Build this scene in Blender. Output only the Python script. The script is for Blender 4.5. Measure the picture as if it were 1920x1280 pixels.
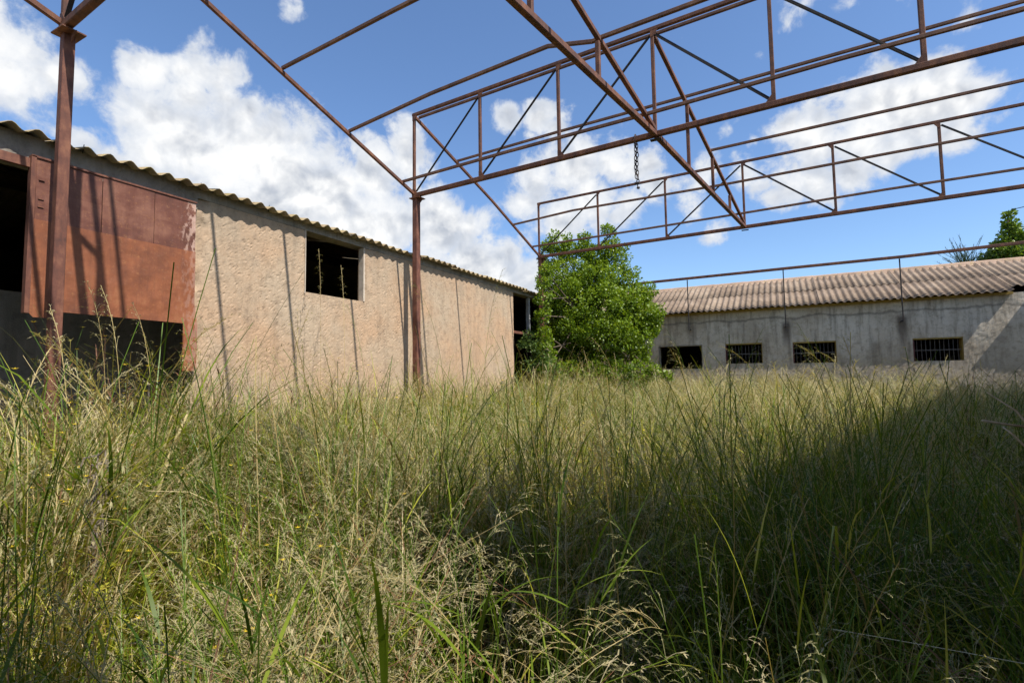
import bpy, bmesh, math, random
import numpy as np
from mathutils import Vector, Matrix, Euler
rnd = random.Random(7); rng = np.random.default_rng(11)
PI = math.pi
scene = bpy.context.scene
for o in list(bpy.data.objects): bpy.data.objects.remove(o)
C = scene.collection

# ------------------------------------------------------------------ camera
EYE = 1.45
FPX, YAW, PITCH, ROLL = 953.5, .4853, .0672, -.0139
_cy, _sy, _cp, _sp = math.cos(YAW), math.sin(YAW), math.cos(PITCH), math.sin(PITCH)
FW = np.array([-_sy*_cp, _cy*_cp, _sp]); RT = np.array([_cy, _sy, 0.]); UP = np.cross(RT, FW)
RT, UP = math.cos(ROLL)*RT+math.sin(ROLL)*UP, -math.sin(ROLL)*RT+math.cos(ROLL)*UP
def ray(u, v): return FW+(u-960)/FPX*RT+(640-v)/FPX*UP
def onX(u, v, X): r = ray(u, v); p = r*(X/r[0]); return Vector((p[0], p[1], p[2]+EYE))
def onY(u, v, Y): r = ray(u, v); p = r*(Y/r[1]); return Vector((p[0], p[1], p[2]+EYE))
def onZ(u, v, Z): r = ray(u, v); p = r*((Z-EYE)/r[2]); return Vector((p[0], p[1], Z))
def pj(p):
    q = np.array([p[0], p[1], p[2]-EYE]); z = q@FW
    return 960+FPX*(q@RT)/z, 640-FPX*(q@UP)/z, z
cd = bpy.data.cameras.new('camera'); cam = bpy.data.objects.new('camera', cd); C.objects.link(cam)
cd.sensor_width = 36; cd.lens = FPX/1920*36; cd.clip_start = .02; cd.clip_end = 2000
M = Matrix(((RT[0], UP[0], -FW[0], 0), (RT[1], UP[1], -FW[1], 0), (RT[2], UP[2], -FW[2], EYE), (0, 0, 0, 1)))
cam.matrix_world = M
scene.camera = cam

# ------------------------------------------------------------------ light
SUN = Vector((.72, -.16, 1.0)).normalized()      # towards the sun
sl = bpy.data.lights.new('sun', 'SUN'); sl.energy = 5.0; sl.angle = math.radians(.53); sl.color = (1, .95, .87)
so = bpy.data.objects.new('sun', sl); C.objects.link(so)
so.rotation_euler = SUN.to_track_quat('Z', 'Y').to_euler()
scene.view_settings.view_transform = 'Standard'; scene.view_settings.look = 'None'
scene.view_settings.gamma = 1; scene.view_settings.use_curve_mapping = False
scene.view_settings.exposure = 0.42

# node helper
class NT:
    def __init__(s, tree): s.t = tree; s.n = tree.nodes; s.l = tree.links
    def add(s, typ, **k):
        n = s.n.new(typ)
        for a, b in k.items(): setattr(n, a, b)
        return n
    def put(s, sock, v):
        if isinstance(v, bpy.types.NodeSocket): s.l.new(v, sock)
        elif v is not None:
            if isinstance(v, (tuple, list)) and len(v) == 3 and len(getattr(sock, 'default_value', (0, 0, 0))) == 4: v = (*v, 1)
            sock.default_value = v
    def math(s, op, a, b=None, c=None, clamp=False):
        n = s.add('ShaderNodeMath', operation=op, use_clamp=clamp)
        s.put(n.inputs[0], a); s.put(n.inputs[1], b); s.put(n.inputs[2], c); return n.outputs[0]
    def vmath(s, op, a, b=None):
        n = s.add('ShaderNodeVectorMath', operation=op); s.put(n.inputs[0], a); s.put(n.inputs[1], b)
        return n.outputs['Value'] if op in ('DISTANCE', 'DOT_PRODUCT', 'LENGTH') else n.outputs[0]
    def vscale(s, a, f):
        n = s.add('ShaderNodeVectorMath', operation='SCALE'); s.put(n.inputs[0], a); s.put(n.inputs['Scale'], f); return n.outputs[0]
    def noise(s, vec, scale, detail=4, rough=.55, dist=0, color=False):
        n = s.add('ShaderNodeTexNoise'); s.put(n.inputs['Vector'], vec); s.put(n.inputs['Scale'], scale)
        s.put(n.inputs['Detail'], detail); s.put(n.inputs['Roughness'], rough); s.put(n.inputs['Distortion'], dist)
        return n.outputs['Color'] if color else n.outputs['Fac']
    def vor(s, vec, scale, feature='F1', out='Distance', rand=1):
        n = s.add('ShaderNodeTexVoronoi', feature=feature); s.put(n.inputs['Vector'], vec); s.put(n.inputs['Scale'], scale)
        s.put(n.inputs['Randomness'], rand); return n.outputs[out]
    def mr(s, v, a, b, c=0, d=1, smooth=False):
        n = s.add('ShaderNodeMapRange', interpolation_type='SMOOTHSTEP' if smooth else 'LINEAR')
        s.put(n.inputs[0], v); n.inputs[1].default_value = a; n.inputs[2].default_value = b
        n.inputs[3].default_value = c; n.inputs[4].default_value = d; return n.outputs[0]
    def mix(s, f, a, b, mode='MIX'):
        n = s.add('ShaderNodeMix', data_type='RGBA', blend_type=mode); s.put(n.inputs[0], f)
        s.put(n.inputs[6], a); s.put(n.inputs[7], b); return n.outputs[2]
    def ramp(s, f, stops):
        n = s.add('ShaderNodeValToRGB'); s.put(n.inputs[0], f); e = n.color_ramp.elements
        while len(e) < len(stops): e.new(.5)
        for x, (p, c) in zip(e, stops): x.position = p; x.color = (*c, 1)
        return n.outputs[0]
    def mapping(s, vec, sc):
        n = s.add('ShaderNodeMapping'); s.put(n.inputs[0], vec); n.inputs['Scale'].default_value = sc; return n.outputs[0]

# ------------------------------------------------------------------ sky
w = bpy.data.worlds.new('World'); scene.world = w; w.use_nodes = True
nt = NT(w.node_tree); nt.n.clear()
sky = nt.add('ShaderNodeTexSky', sky_type='NISHITA', sun_disc=False)
sky.sun_elevation = math.asin(SUN.z); sky.sun_rotation = math.atan2(SUN.x, SUN.y)
sky.air_density = 1.0; sky.dust_density = .6; sky.ozone_density = 2.0
tc = nt.add('ShaderNodeTexCoord'); DIR = tc.outputs['Generated']
# cumulus field: lobes given as directions, broken up by noise
lobes = [(20,70,72,.95),(-20,120,80,.95),(95,115,48,.95),(60,150,40,.8),(150,110,28,.6),(20,20,40,.6),
 (285,120,48,1),(250,98,28,.7),(345,130,48,.8),(400,85,32,.6),(385,145,60,1),(430,150,45,.8),(350,190,60,.9),(420,200,60,.8),
 (205,300,52,.9),(275,275,64,.95),(150,255,30,.7),(330,270,110,1),(430,300,130,1),(520,310,120,1.1),(470,235,55,.9),(600,300,65,.9),(560,250,35,.5),
 (600,380,130,1.2),(700,340,90,1),(760,265,48,.9),(735,245,30,.6),(700,430,130,1.1),(500,400,120,1),(810,430,110,1),(880,430,75,.9),
 (900,500,110,1.1),(980,520,70,1),(960,470,60,.8),(770,300,60,.8),(1010,560,90,1),(660,280,45,.6),(860,370,50,.6),
 (950,225,38,.9),(1015,215,42,1),(1045,235,35,.9),(1000,250,30,.6),
 (1010,330,70,1),(1080,310,80,1),(1160,300,65,1),(1110,370,70,1),(1210,290,50,.9),(1230,350,60,.9),(990,370,50,.8),(1300,330,55,.7),(1060,400,60,.9),(1170,390,60,.7),(1290,380,40,.7),
 (1600,215,60,.95),(1660,185,65,1.05),(1730,180,70,1.1),(1790,190,55,1),(1700,235,70,1),(1620,255,70,1),(1540,260,55,.9),(1480,262,45,.8),(1440,275,28,.6),
 (1600,310,60,.9),(1530,330,60,.85),(1470,345,50,.8),(1400,345,45,.75),(1440,365,40,.7),(1780,250,45,.7),(1560,370,40,.6),(1680,290,50,.7),
 (1340,432,32,.7),(1500,15,55,.42),(1570,25,55,.42),(1640,0,50,.42),(1835,15,36,.5),(1850,40,28,.45),(550,12,30,.55),(1420,95,28,.38),(1140,40,34,.4),(1390,230,22,.4),(1370,245,26,.45)]
rs = random.Random(5)
blobs = [(Vector(ray(a, b)).normalized(), r/FPX*.93, k) for a, b, r, k in lobes]
fa = math.atan2(FW[1], FW[0])
for i in range(46):        # the same kind of sky all round, outside the frame
    az = fa+rs.uniform(math.radians(62), math.radians(298)); el = math.radians(rs.choice([8, 14, 20, 28, 38, 52])+rs.uniform(-3, 3))
    for j in range(2):
        a2, e2 = az+rs.uniform(-.12, .12), el+rs.uniform(-.05, .05)
        blobs.append((Vector((math.cos(a2)*math.cos(e2), math.sin(a2)*math.cos(e2), math.sin(e2))), rs.uniform(.05, .13), rs.uniform(.6, 1)))
wn = nt.noise(DIR, 7, 5, .6, color=True)
warp = nt.vmath('ADD', DIR, nt.vscale(nt.vmath('SUBTRACT', wn, (.5, .5, .5)), .085))
acc = None
for c, r, k in blobs:
    d = nt.vmath('DISTANCE', warp, tuple(c)); v = nt.mr(d, 0, r*1.32, k, 0)
    acc = v if acc is None else nt.math('MAXIMUM', acc, v)
fb = nt.noise(DIR, 15, 8, .62, .25)
fl1 = nt.noise(DIR, 17, 4, .5, .25); fl2 = nt.noise(nt.vmath('ADD', DIR, tuple(SUN*.02)), 17, 4, .5, .25)
dens = nt.math('ADD', acc, nt.math('MULTIPLY', nt.math('SUBTRACT', fb, .5), 1.35))
alpha = nt.mr(dens, .25, .57, 0, 1, True)
thick = nt.mr(dens, .3, .95, 0, 1, True)
big = nt.noise(DIR, 9, 3, .5)
edge = nt.math('MULTIPLY', nt.math('SUBTRACT', fl1, fl2), 3.6)
lit = nt.math('ADD', nt.math('ADD', .74, edge), nt.math('MULTIPLY', nt.math('SUBTRACT', big, .5), -2.4), clamp=True)
CL = 8.2
ccol = nt.mix(lit, (CL*.57, CL*.61, CL*.68), (CL*1.08, CL*1.08, CL*1.07))
ccol = nt.mix(thick, (CL*.72, CL*.78, CL*.88), ccol)
skyc = nt.mix(1, sky.outputs[0], (1.25, 1.45, 1.68), 'MULTIPLY')
final = nt.mix(nt.math('MULTIPLY', alpha, .97), skyc, ccol)
bg = nt.add('ShaderNodeBackground'); nt.put(bg.inputs[0], final); bg.inputs[1].default_value = .088
wo = nt.add('ShaderNodeOutputWorld'); nt.l.new(bg.outputs[0], wo.inputs[0])
w.cycles.sampling_method = 'MANUAL'; w.cycles.sample_map_resolution = 512

# ------------------------------------------------------------------ materials
MAT = {}
def new_mat(name):
    m = bpy.data.materials.new(name); m.use_nodes = True; t = NT(m.node_tree); t.n.clear()
    out = t.add('ShaderNodeOutputMaterial'); p = t.add('ShaderNodeBsdfPrincipled'); t.l.new(p.outputs[0], out.inputs[0])
    MAT[name] = m; return m, t, p, out
def pos(t):
    return t.add('ShaderNodeNewGeometry').outputs['Position']
def obj_rand(t): return t.add('ShaderNodeObjectInfo').outputs['Random']
def bump(t, p, h, dist, strength=1):
    b = t.add('ShaderNodeBump'); t.put(b.inputs['Height'], h); b.inputs['Distance'].default_value = dist
    b.inputs['Strength'].default_value = strength; t.l.new(b.outputs[0], p.inputs['Normal'])

def m_rust(name, dark, mid, light, sc=9, rough=.78):
    m, t, p, o = new_mat(name); P = pos(t)
    n1 = t.noise(P, sc, 7, .65); n2 = t.noise(t.mapping(P, (1, 1, .25)), sc*4, 5, .7)
    f = t.math('ADD', t.math('MULTIPLY', n1, .6), t.math('MULTIPLY', n2, .4))
    c = t.ramp(f, [(.36, dark), (.5, mid), (.64, light)])
    t.put(p.inputs['Base Color'], c); p.inputs['Roughness'].default_value = rough
    bump(t, p, t.noise(P, 160, 3, .6), .0015)
    return m
m_rust('frame_rust', (.050, .022, .015), (.115, .043, .023), (.22, .088, .038), 6)
m_rust('purlin_rust', (.075, .037, .024), (.14, .066, .038), (.22, .11, .06), 4)
m_rust('dark_steel', (.012, .011, .012), (.022, .018, .017), (.05, .03, .022))
m_rust('column_rust', (.075, .029, .020), (.14, .050, .030), (.23, .095, .052), 7)
m_rust('chain_rust', (.018, .013, .011), (.04, .024, .018), (.12, .07, .04), 40)

def m_panel(name, cols, streak):
    m, t, p, o = new_mat(name); P = pos(t)
    n1 = t.noise(P, 2.6, 9, .68); n2 = t.noise(t.mapping(P, (1, 3.5, .5)), 4, 6, .62)
    f = t.math('ADD', t.math('MULTIPLY', n1, .74), t.math('MULTIPLY', n2, .26))
    f = t.math('ADD', f, t.math('MULTIPLY', t.math('SUBTRACT', obj_rand(t), .5), .10))
    c = t.ramp(f, cols)
    # pale peeled patches close to the wall jamb
    sep = t.add('ShaderNodeSeparateXYZ'); t.l.new(P, sep.inputs[0])
    near = t.mr(sep.outputs[1], 3.02, 3.30, 0, 1)
    pk = t.mr(t.math('ADD', t.noise(t.mapping(P, (1, 1, .5)), 22, 5, .7), t.math('MULTIPLY', near, .2)), .63, .70)
    c = t.mix(t.math('MULTIPLY', pk, t.math('MULTIPLY', near, streak)), c, (.50, .33, .26))
    sc = t.mr(t.noise(t.mapping(P, (1, 2.2, 14)), 3, 4, .6), .66, .74)
    c = t.mix(t.math('MULTIPLY', sc, .3), c, (.32, .2, .11))
    run = t.noise(t.mapping(P, (1, 16, .7)), 1.6, 5, .6); c = t.mix(t.math('MULTIPLY', t.mr(run, .55, .68), .22), c, (.09, .038, .024))
    c = t.mix(t.math('MULTIPLY', t.mr(t.noise(P, 34, 5, .75), .56, .68), .35), c, (.42, .19, .07))
    t.put(p.inputs['Base Color'], c); p.inputs['Roughness'].default_value = .62; p.inputs['Specular IOR Level'].default_value = .35
    bump(t, p, t.math('ADD', t.noise(P, 3.2, 3, .5), t.math('MULTIPLY', t.noise(P, 90, 3, .6), .03)), .035, .7)
    return m
m_panel('panel_dark', [(.34, (.085, .032, .022)), (.5, (.14, .050, .032)), (.66, (.24, .105, .065))], 1)
m_panel('panel_orange', [(.32, (.14, .048, .024)), (.5, (.26, .086, .036)), (.66, (.36, .155, .07))], .35)

def m_plaster(name, base, dark, pale, grain=1.0, streaks=0, worn=False):
    m, t, p, o = new_mat(name); P = pos(t)
    n1 = t.noise(P, 1.1, 6, .6); n2 = t.noise(P, 9, 6, .7); n3 = t.noise(P, 85, 4, .75)
    c = t.mix(t.mr(n1, .38, .62), base, pale)
    c = t.mix(t.math('MULTIPLY', t.mr(n2, .5, .68), .5), c, dark)
    c = t.mix(t.math('MULTIPLY', t.mr(n3, .55, .72), .55), c, dark)
    if streaks:
        s = t.noise(t.mapping(P, (3, 3, .35)), 2.2, 6, .65)
        c = t.mix(t.math('MULTIPLY', t.mr(s, .48, .66), streaks), c, tuple(x*.42 for x in dark))
    if worn:
        z = t.add('ShaderNodeSeparateXYZ'); t.l.new(P, z.inputs[0]); zz = z.outputs[2]
        # grey weathering under the eave, running down in places
        g_ = t.mr(t.math('ADD', zz, t.math('MULTIPLY', t.math('SUBTRACT', t.noise(t.mapping(P, (1, 2.6, .5)), 1.5, 6, .65), .5), 1.9)), 3.0, 3.7)
        c = t.mix(t.math('MULTIPLY', g_, .42), c, (.31, .26, .20))
        lw = t.mr(t.math('ADD', zz, t.math('MULTIPLY', t.math('SUBTRACT', n1, .5), 1.2)), 1.2, 1.9, 1, 0); c = t.mix(t.math('MULTIPLY', lw, .35), c, (.40, .30, .20))
        bl = t.mr(t.noise(P, 2.7, 7, .7), .57, .68); c = t.mix(t.math('MULTIPLY', bl, .5), c, (.31, .235, .165))
        cr = t.vor(t.vmath('ADD', P, t.vscale(t.noise(P, 3, 4, .6, color=True), .5)), 1.1, 'DISTANCE_TO_EDGE')
        c = t.mix(t.math('MULTIPLY', t.mr(cr, 0, .006, 1, 0), t.math('MULTIPLY', t.mr(t.noise(P, .9, 3), .5, .6), .6)), c, (.12, .085, .06))
        c = t.mix(t.math('MULTIPLY', t.mr(t.vor(P, 24), .06, .17, 1, 0), t.mr(t.noise(P, 4, 3), .42, .56)), c, (.15, .105, .075))
    t.put(p.inputs['Base Color'], c); p.inputs['Roughness'].default_value = .95; p.inputs['Specular IOR Level'].default_value = .1
    h = t.math('ADD', t.math('MULTIPLY', n3, .5), t.math('MULTIPLY', t.noise(P, 200, 3, .6), .3))
    bump(t, p, h, .009*grain, .9)
    return m, t, p, c
m_plaster('peach_plaster', (.49, .33, .21), (.20, .145, .10), (.46, .355, .25), 1.0, .22, True)
m_plaster('pale_jamb', (.52, .43, .34), (.30, .24, .18), (.6, .52, .42), .7)
m_plaster('grey_concrete', (.24, .215, .18), (.12, .105, .085), (.33, .29, .24), .7, .3)
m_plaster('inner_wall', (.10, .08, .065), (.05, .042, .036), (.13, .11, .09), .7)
# far wall: grey render with a crack band, damp stains under the rods
m, t, p, c = m_plaster('grey_render', (.45, .38, .29), (.20, .16, .115), (.62, .55, .45), .8, .5)
P = pos(t); sep = t.add('ShaderNodeSeparateXYZ'); t.l.new(P, sep.inputs[0])
wob = t.math('MULTIPLY', t.math('SUBTRACT', t.noise(P, 1.3, 5, .7), .5), .35)
line = t.math('ABSOLUTE', t.math('SUBTRACT', t.math('ADD', sep.outputs[2], wob), 3.1))
c = t.mix(t.math('MULTIPLY', t.mr(line, .008, .05, 1, 0), .55), c, (.10, .09, .075))
low = t.mr(t.math('ADD', sep.outputs[2], t.math('MULTIPLY', wob, 3)), 1.5, 2.3, 1, 0)
c = t.mix(t.math('MULTIPLY', low, .5), c, (.24, .195, .15))
for sx, zt in ((-2.55, 2.9), (.2, 2.85), (3.05, 2.85)):
    dx = t.math('ABSOLUTE', t.math('SUBTRACT', t.math('ADD', sep.outputs[0], t.math('MULTIPLY', wob, .35)), sx))
    a = t.math('MULTIPLY', t.mr(dx, .05, .17, 1, 0, True), t.mr(sep.outputs[2], zt-.95, zt-.1, 0, 1, True))
    a = t.math('MULTIPLY', a, t.mr(sep.outputs[2], zt+.05, zt+.2, 1, 0))
    c = t.mix(t.math('MULTIPLY', a, .8 if sx > 0 else .35), c, (.07, .05, .04))
t.put(p.inputs['Base Color'], c)

def m_tile(name, stops, lichen, amt):
    m, t, p, o = new_mat(name); P = pos(t)
    n1 = t.noise(P, 2.4, 6, .65); n2 = t.noise(P, 26, 6, .7)
    f = t.math('ADD', t.math('MULTIPLY', n1, .45), t.math('MULTIPLY', n2, .55))
    f = t.math('ADD', f, t.math('MULTIPLY', t.math('SUBTRACT', obj_rand(t), .5), .13))
    c = t.ramp(f, stops)
    c = t.mix(t.math('MULTIPLY', t.mr(t.noise(P, 11, 6, .75), .52, .62), amt), c, lichen)
    t.put(p.inputs['Base Color'], c); p.inputs['Roughness'].default_value = .9; p.inputs['Specular IOR Level'].default_value = .15
    bump(t, p, t.noise(P, 110, 4, .65), .004)
m_tile('far_sheet', [(.34, (.11, .08, .056)), (.5, (.24, .175, .125)), (.66, (.36, .28, .205))], (.17, .135, .095), .6)
m_tile('ridge_cap', [(.34, (.26, .18, .13)), (.5, (.42, .29, .21)), (.66, (.52, .38, .28))], (.36, .27, .11), .6)
m_tile('near_sheet', [(.34, (.17, .12, .075)), (.5, (.31, .235, .14)), (.66, (.42, .33, .20))], (.27, .22, .05), .75)

def simple(name, col, rough=.8, var=.25, sc=8):
    m, t, p, o = new_mat(name); n = t.noise(pos(t), sc, 5, .6)
    t.put(p.inputs['Base Color'], t.mix(t.mr(n, .3, .7), tuple(x*(1-var) for x in col), tuple(min(1, x*(1+var)) for x in col)))
    p.inputs['Roughness'].default_value = rough; return m
simple('yellow_paint', (.30, .20, .045), .85)
simple('dark_red_paint', (.10, .035, .03), .8)
simple('bar_steel', (.11, .095, .085), .6)
simple('bark', (.10, .075, .05), .95, .4, 14)
simple('cable_black', (.015, .015, .015), .6)
simple('timber', (.09, .055, .035), .9, .4)
simple('pale_post', (.34, .33, .33), .8)
simple('dead_stalk', (.20, .165, .13), .95, .5, 60)
simple('dry_wood', (.50, .40, .27), .8, .3, 60)
simple('bracket_mortar', (.22, .20, .18), .95)

def m_leaf(name, cols, transl=.35, rough=.5, patch=None, vary=1.0, gloss=.3):
    m = bpy.data.materials.new(name); m.use_nodes = True; t = NT(m.node_tree); t.n.clear(); MAT[name] = m
    out = t.add('ShaderNodeOutputMaterial'); p = t.add('ShaderNodeBsdfPrincipled'); tr = t.add('ShaderNodeBsdfTranslucent')
    P = pos(t); r = obj_rand(t)
    at = t.add('ShaderNodeAttribute', attribute_name='tone'); a = at.outputs['Fac']
    f = t.math('ADD', t.math('MULTIPLY', a, .72*vary), t.math('MULTIPLY', r, .28*vary))
    if patch: f = t.math('ADD', f, t.math('MULTIPLY', t.math('SUBTRACT', t.noise(P, patch, 3, .6), .5), 1.5))
    c = t.ramp(f, cols)
    t.put(p.inputs['Base Color'], c); p.inputs['Roughness'].default_value = rough; p.inputs['Specular IOR Level'].default_value = gloss
    t.put(tr.inputs[0], t.mix(1, c, (1.25, 1.2, .55), 'MULTIPLY'))
    mx = t.add('ShaderNodeMixShader'); mx.inputs[0].default_value = transl
    t.l.new(p.outputs[0], mx.inputs[1]); t.l.new(tr.outputs[0], mx.inputs[2]); t.l.new(mx.outputs[0], out.inputs[0])
m_leaf('grass_green', [(.1, (.04, .085, .006)), (.38, (.17, .24, .014)), (.66, (.42, .43, .045)), (1, (.66, .54, .15))], .42, .45, .7)
m_leaf('grass_straw', [(.1, (.28, .18, .06)), (.45, (.52, .41, .18)), (.8, (.68, .57, .31)), (1, (.75, .66, .42))], .3, .55)
m_leaf('grass_brown', [(.1, (.05, .025, .014)), (.5, (.17, .075, .035)), (1, (.30, .17, .08))], .15, .7)
m_leaf('panicle_pale', [(0, (.24, .26, .09)), (.5, (.40, .36, .18)), (1, (.56, .47, .29))], .35, .55)
m_leaf('stem_green', [(0, (.05, .11, .012)), (.5, (.12, .20, .02)), (1, (.28, .33, .06))], .25, .45)
m_leaf('tree_leaf', [(0, (.05, .10, .008)), (.5, (.15, .24, .012)), (1, (.28, .36, .03))], .38, .4, None, 1, .4)
m_leaf('ivy_leaf', [(0, (.06, .12, .012)), (.5, (.17, .26, .03)), (1, (.32, .38, .07))], .3, .35, None, 1, .4)
m_leaf('conifer_leaf', [(0, (.04, .07, .035)), (1, (.09, .13, .07))], .15, .6)
m_leaf('shrub_leaf', [(0, (.07, .12, .03)), (.5, (.12, .20, .05)), (1, (.25, .28, .08))], .35, .5)
m_leaf('flower_yellow', [(0, (.6, .42, .02)), (1, (.75, .55, .04))], .2, .6)
m, t, p, o = new_mat('soil'); P = pos(t)
c = t.ramp(t.noise(P, .7, 8, .65), [(.35, (.035, .03, .015)), (.5, (.07, .06, .028)), (.66, (.12, .10, .05))])
t.put(p.inputs['Base Color'], c); p.inputs['Roughness'].default_value = 1; bump(t, p, t.noise(P, 20, 5, .7), .04)

# ------------------------------------------------------------------ object helpers
def link(name, me, mat, parent=None):
    o = bpy.data.objects.new(name, me); C.objects.link(o)
    if mat and not me.materials: me.materials.append(MAT[mat])
    if parent: o.parent = parent; o.matrix_parent_inverse = Matrix.Translation(-Vector(parent.location)) if parent.type == 'EMPTY' else Matrix()
    return o
def tag(o, label=None, cat=None, group=None, kind=None):
    for k, v in (('label', label), ('category', cat), ('group', group), ('kind', kind)):
        if v: o[k] = v
    return o
def thing(name, label, cat, loc=(0, 0, 0), group=None):
    o = bpy.data.objects.new(name, None); C.objects.link(o); o.location = loc; o.empty_display_size = .3
    return tag(o, label, cat, group)
def mesh_from(V, F, name='mesh', smooth=False):
    me = bpy.data.meshes.new(name); me.from_pydata([tuple(v) for v in V], [], F); me.update()
    if smooth: me.polygons.foreach_set('use_smooth', [True]*len(me.polygons))
    return me
class MB:
    def __init__(s): s.V = []; s.F = []
    def poly(s, V, F):
        b = len(s.V); s.V += [tuple(v) for v in V]; s.F += [tuple(i+b for i in f) for f in F]; return s
    def box(s, a, b):
        x0, y0, z0 = a; x1, y1, z1 = b
        return s.poly([(x0, y0, z0), (x1, y0, z0), (x1, y1, z0), (x0, y1, z0), (x0, y0, z1), (x1, y0, z1), (x1, y1, z1), (x0, y1, z1)],
                      [(0, 3, 2, 1), (4, 5, 6, 7), (0, 1, 5, 4), (1, 2, 6, 5), (2, 3, 7, 6), (3, 0, 4, 7)])
    def bar(s, a, b, w, h=None, up=(0, 0, 1), ch=.12):
        """a hollow-section bar from a to b: w across, h along 'up', small chamfered corners"""
        a, b = Vector(a), Vector(b); h = h or w; d = (b-a).normalized(); upv = Vector(up)
        sd = d.cross(upv)
        if sd.length < 1e-3: sd = d.cross(Vector((0, 1, 0)))
        sd.normalize(); u = sd.cross(d).normalized(); c = ch*min(w, h); x, y = w/2, h/2
        pr = [(x-c, -y), (x, -y+c), (x, y-c), (x-c, y), (-x+c, y), (-x, y-c), (-x, -y+c), (-x+c, -y)]
        V = [a+sd*p+u*q for p, q in pr]+[b+sd*p+u*q for p, q in pr]
        F = [(i, (i+1) % 8, 8+(i+1) % 8, 8+i) for i in range(8)]+[tuple(range(7, -1, -1)), tuple(range(8, 16))]
        return s.poly(V, F)
    def angle(s, a, b, w, tk, up=(0, 0, 1), side=1):
        """an L-angle from a to b"""
        a, b = Vector(a), Vector(b); d = (b-a).normalized(); sd = d.cross(Vector(up))
        if sd.length < 1e-3: sd = d.cross(Vector((0, 1, 0)))
        sd.normalize(); u = sd.cross(d).normalized(); sd = sd*side; h = w/2
        pr = [(-h, -h), (h, -h), (h, -h+tk), (-h+tk, -h+tk), (-h+tk, h), (-h, h)]
        V = [a+sd*p+u*q for p, q in pr]+[b+sd*p+u*q for p, q in pr]
        F = [(i, (i+1) % 6, 6+(i+1) % 6, 6+i) for i in range(6)]+[tuple(range(5, -1, -1)), tuple(range(6, 12))]
        return s.poly(V, F)
    def tube(s, pts, rad, n=6):
        pts = [Vector(p) for p in pts]; rad = rad if isinstance(rad, (list, tuple)) else [rad]*len(pts); b = len(s.V)
        for i, p in enumerate(pts):
            d = (pts[min(i+1, len(pts)-1)]-pts[max(i-1, 0)]).normalized(); x = d.orthogonal().normalized()
            if i and x.dot(px) < 0: x = -x
            if i: x = (px-d*px.dot(d)).normalized()
            px = x; y = d.cross(x)
            s.V += [tuple(p+(x*math.cos(2*PI*k/n)+y*math.sin(2*PI*k/n))*rad[i]) for k in range(n)]
        for i in range(len(pts)-1):
            for k in range(n): s.F.append((b+i*n+k, b+i*n+(k+1) % n, b+(i+1)*n+(k+1) % n, b+(i+1)*n+k))
        s.F.append(tuple(b+k for k in range(n-1, -1, -1))); s.F.append(tuple(b+(len(pts)-1)*n+k for k in range(n)))
        return s
    def obj(s, name, mat, parent=None, smooth=False):
        me = mesh_from(s.V, s.F, name, smooth); return link(name, me, mat, parent)
def vnoise2(shape, cells, seed):
    r = np.random.default_rng(seed); g = r.random((cells[0]+2, cells[1]+2))
    y = np.linspace(0, cells[0], shape[0]); x = np.linspace(0, cells[1], shape[1])
    yi, xi = y.astype(int), x.astype(int); fy, fx = y-yi, x-xi; fy = fy*fy*(3-2*fy); fx = fx*fx*(3-2*fx)
    a = g[np.ix_(yi, xi)]; b = g[np.ix_(yi, xi+1)]; c_ = g[np.ix_(yi+1, xi)]; d = g[np.ix_(yi+1, xi+1)]
    FX, FY = fx[None, :], fy[:, None]
    return (a*(1-FX)+b*FX)*(1-FY)+(c_*(1-FX)+d*FX)*FY

_tabs = {}
def vn(A, B, f, seed):
    """value noise at world coordinates, continuous from one mesh to the next"""
    if seed not in _tabs: _tabs[seed] = np.random.default_rng(seed).random((128, 128))
    T = _tabs[seed]; a, b = A*f+1000, B*f+1000; ai, bi = np.floor(a).astype(int), np.floor(b).astype(int); fa_, fb_ = a-ai, b-bi
    fa_ = fa_*fa_*(3-2*fa_); fb_ = fb_*fb_*(3-2*fb_); g = lambda i, j: T[i % 128, j % 128]
    return (g(ai, bi)*(1-fb_)+g(ai, bi+1)*fb_)*(1-fa_)+(g(ai+1, bi)*(1-fb_)+g(ai+1, bi+1)*fb_)*fa_

# ------------------------------------------------------------------ ground
n = 60
xs = np.concatenate([-np.geomspace(400, 8, 10), np.linspace(-7.5, 9, 40), np.geomspace(10, 400, 10)])
ys = np.concatenate([-np.geomspace(400, 6, 10), np.linspace(-5, 19, 50), np.geomspace(20, 600, 10)])
V = [(x, y, (rnd.uniform(-.03, .03) if -7 < x < 9 and -4 < y < 19 else 0)) for y in ys for x in xs]
nx = len(xs); F = [(j*nx+i, j*nx+i+1, (j+1)*nx+i+1, (j+1)*nx+i) for j in range(len(ys)-1) for i in range(nx-1)]
tag(link('ground', mesh_from(V, F, smooth=True), 'soil'), kind='structure')

# ------------------------------------------------------------------ corrugated sheet
PITCH_W, AMP = .177, .026
def corrugated(nw, length, thick=.007, seg=8):
    """sheet lying in local x (across waves) and y (up the slope), z up"""
    mb = MB(); m = nw*seg+1; V = []
    for y in (0, length):
        for z0 in (0, thick):
            for i in range(m):
                x = i/seg*PITCH_W; V.append((x, y, AMP*math.cos(2*PI*i/seg)+z0))
    F = []
    for i in range(m-1):
        F += [(i+1, i, 2*m+i, 2*m+i+1), (m+i, m+i+1, 3*m+i+1, 3*m+i), (i, i+1, m+i+1, m+i), (2*m+i+1, 2*m+i, 3*m+i, 3*m+i+1)]
    F += [(0, m, 3*m, 2*m), (m-1, 3*m-1, 4*m-1, 2*m+m-1)]
    return mesh_from(V, F, 'corrugated_sheet', True)

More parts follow.
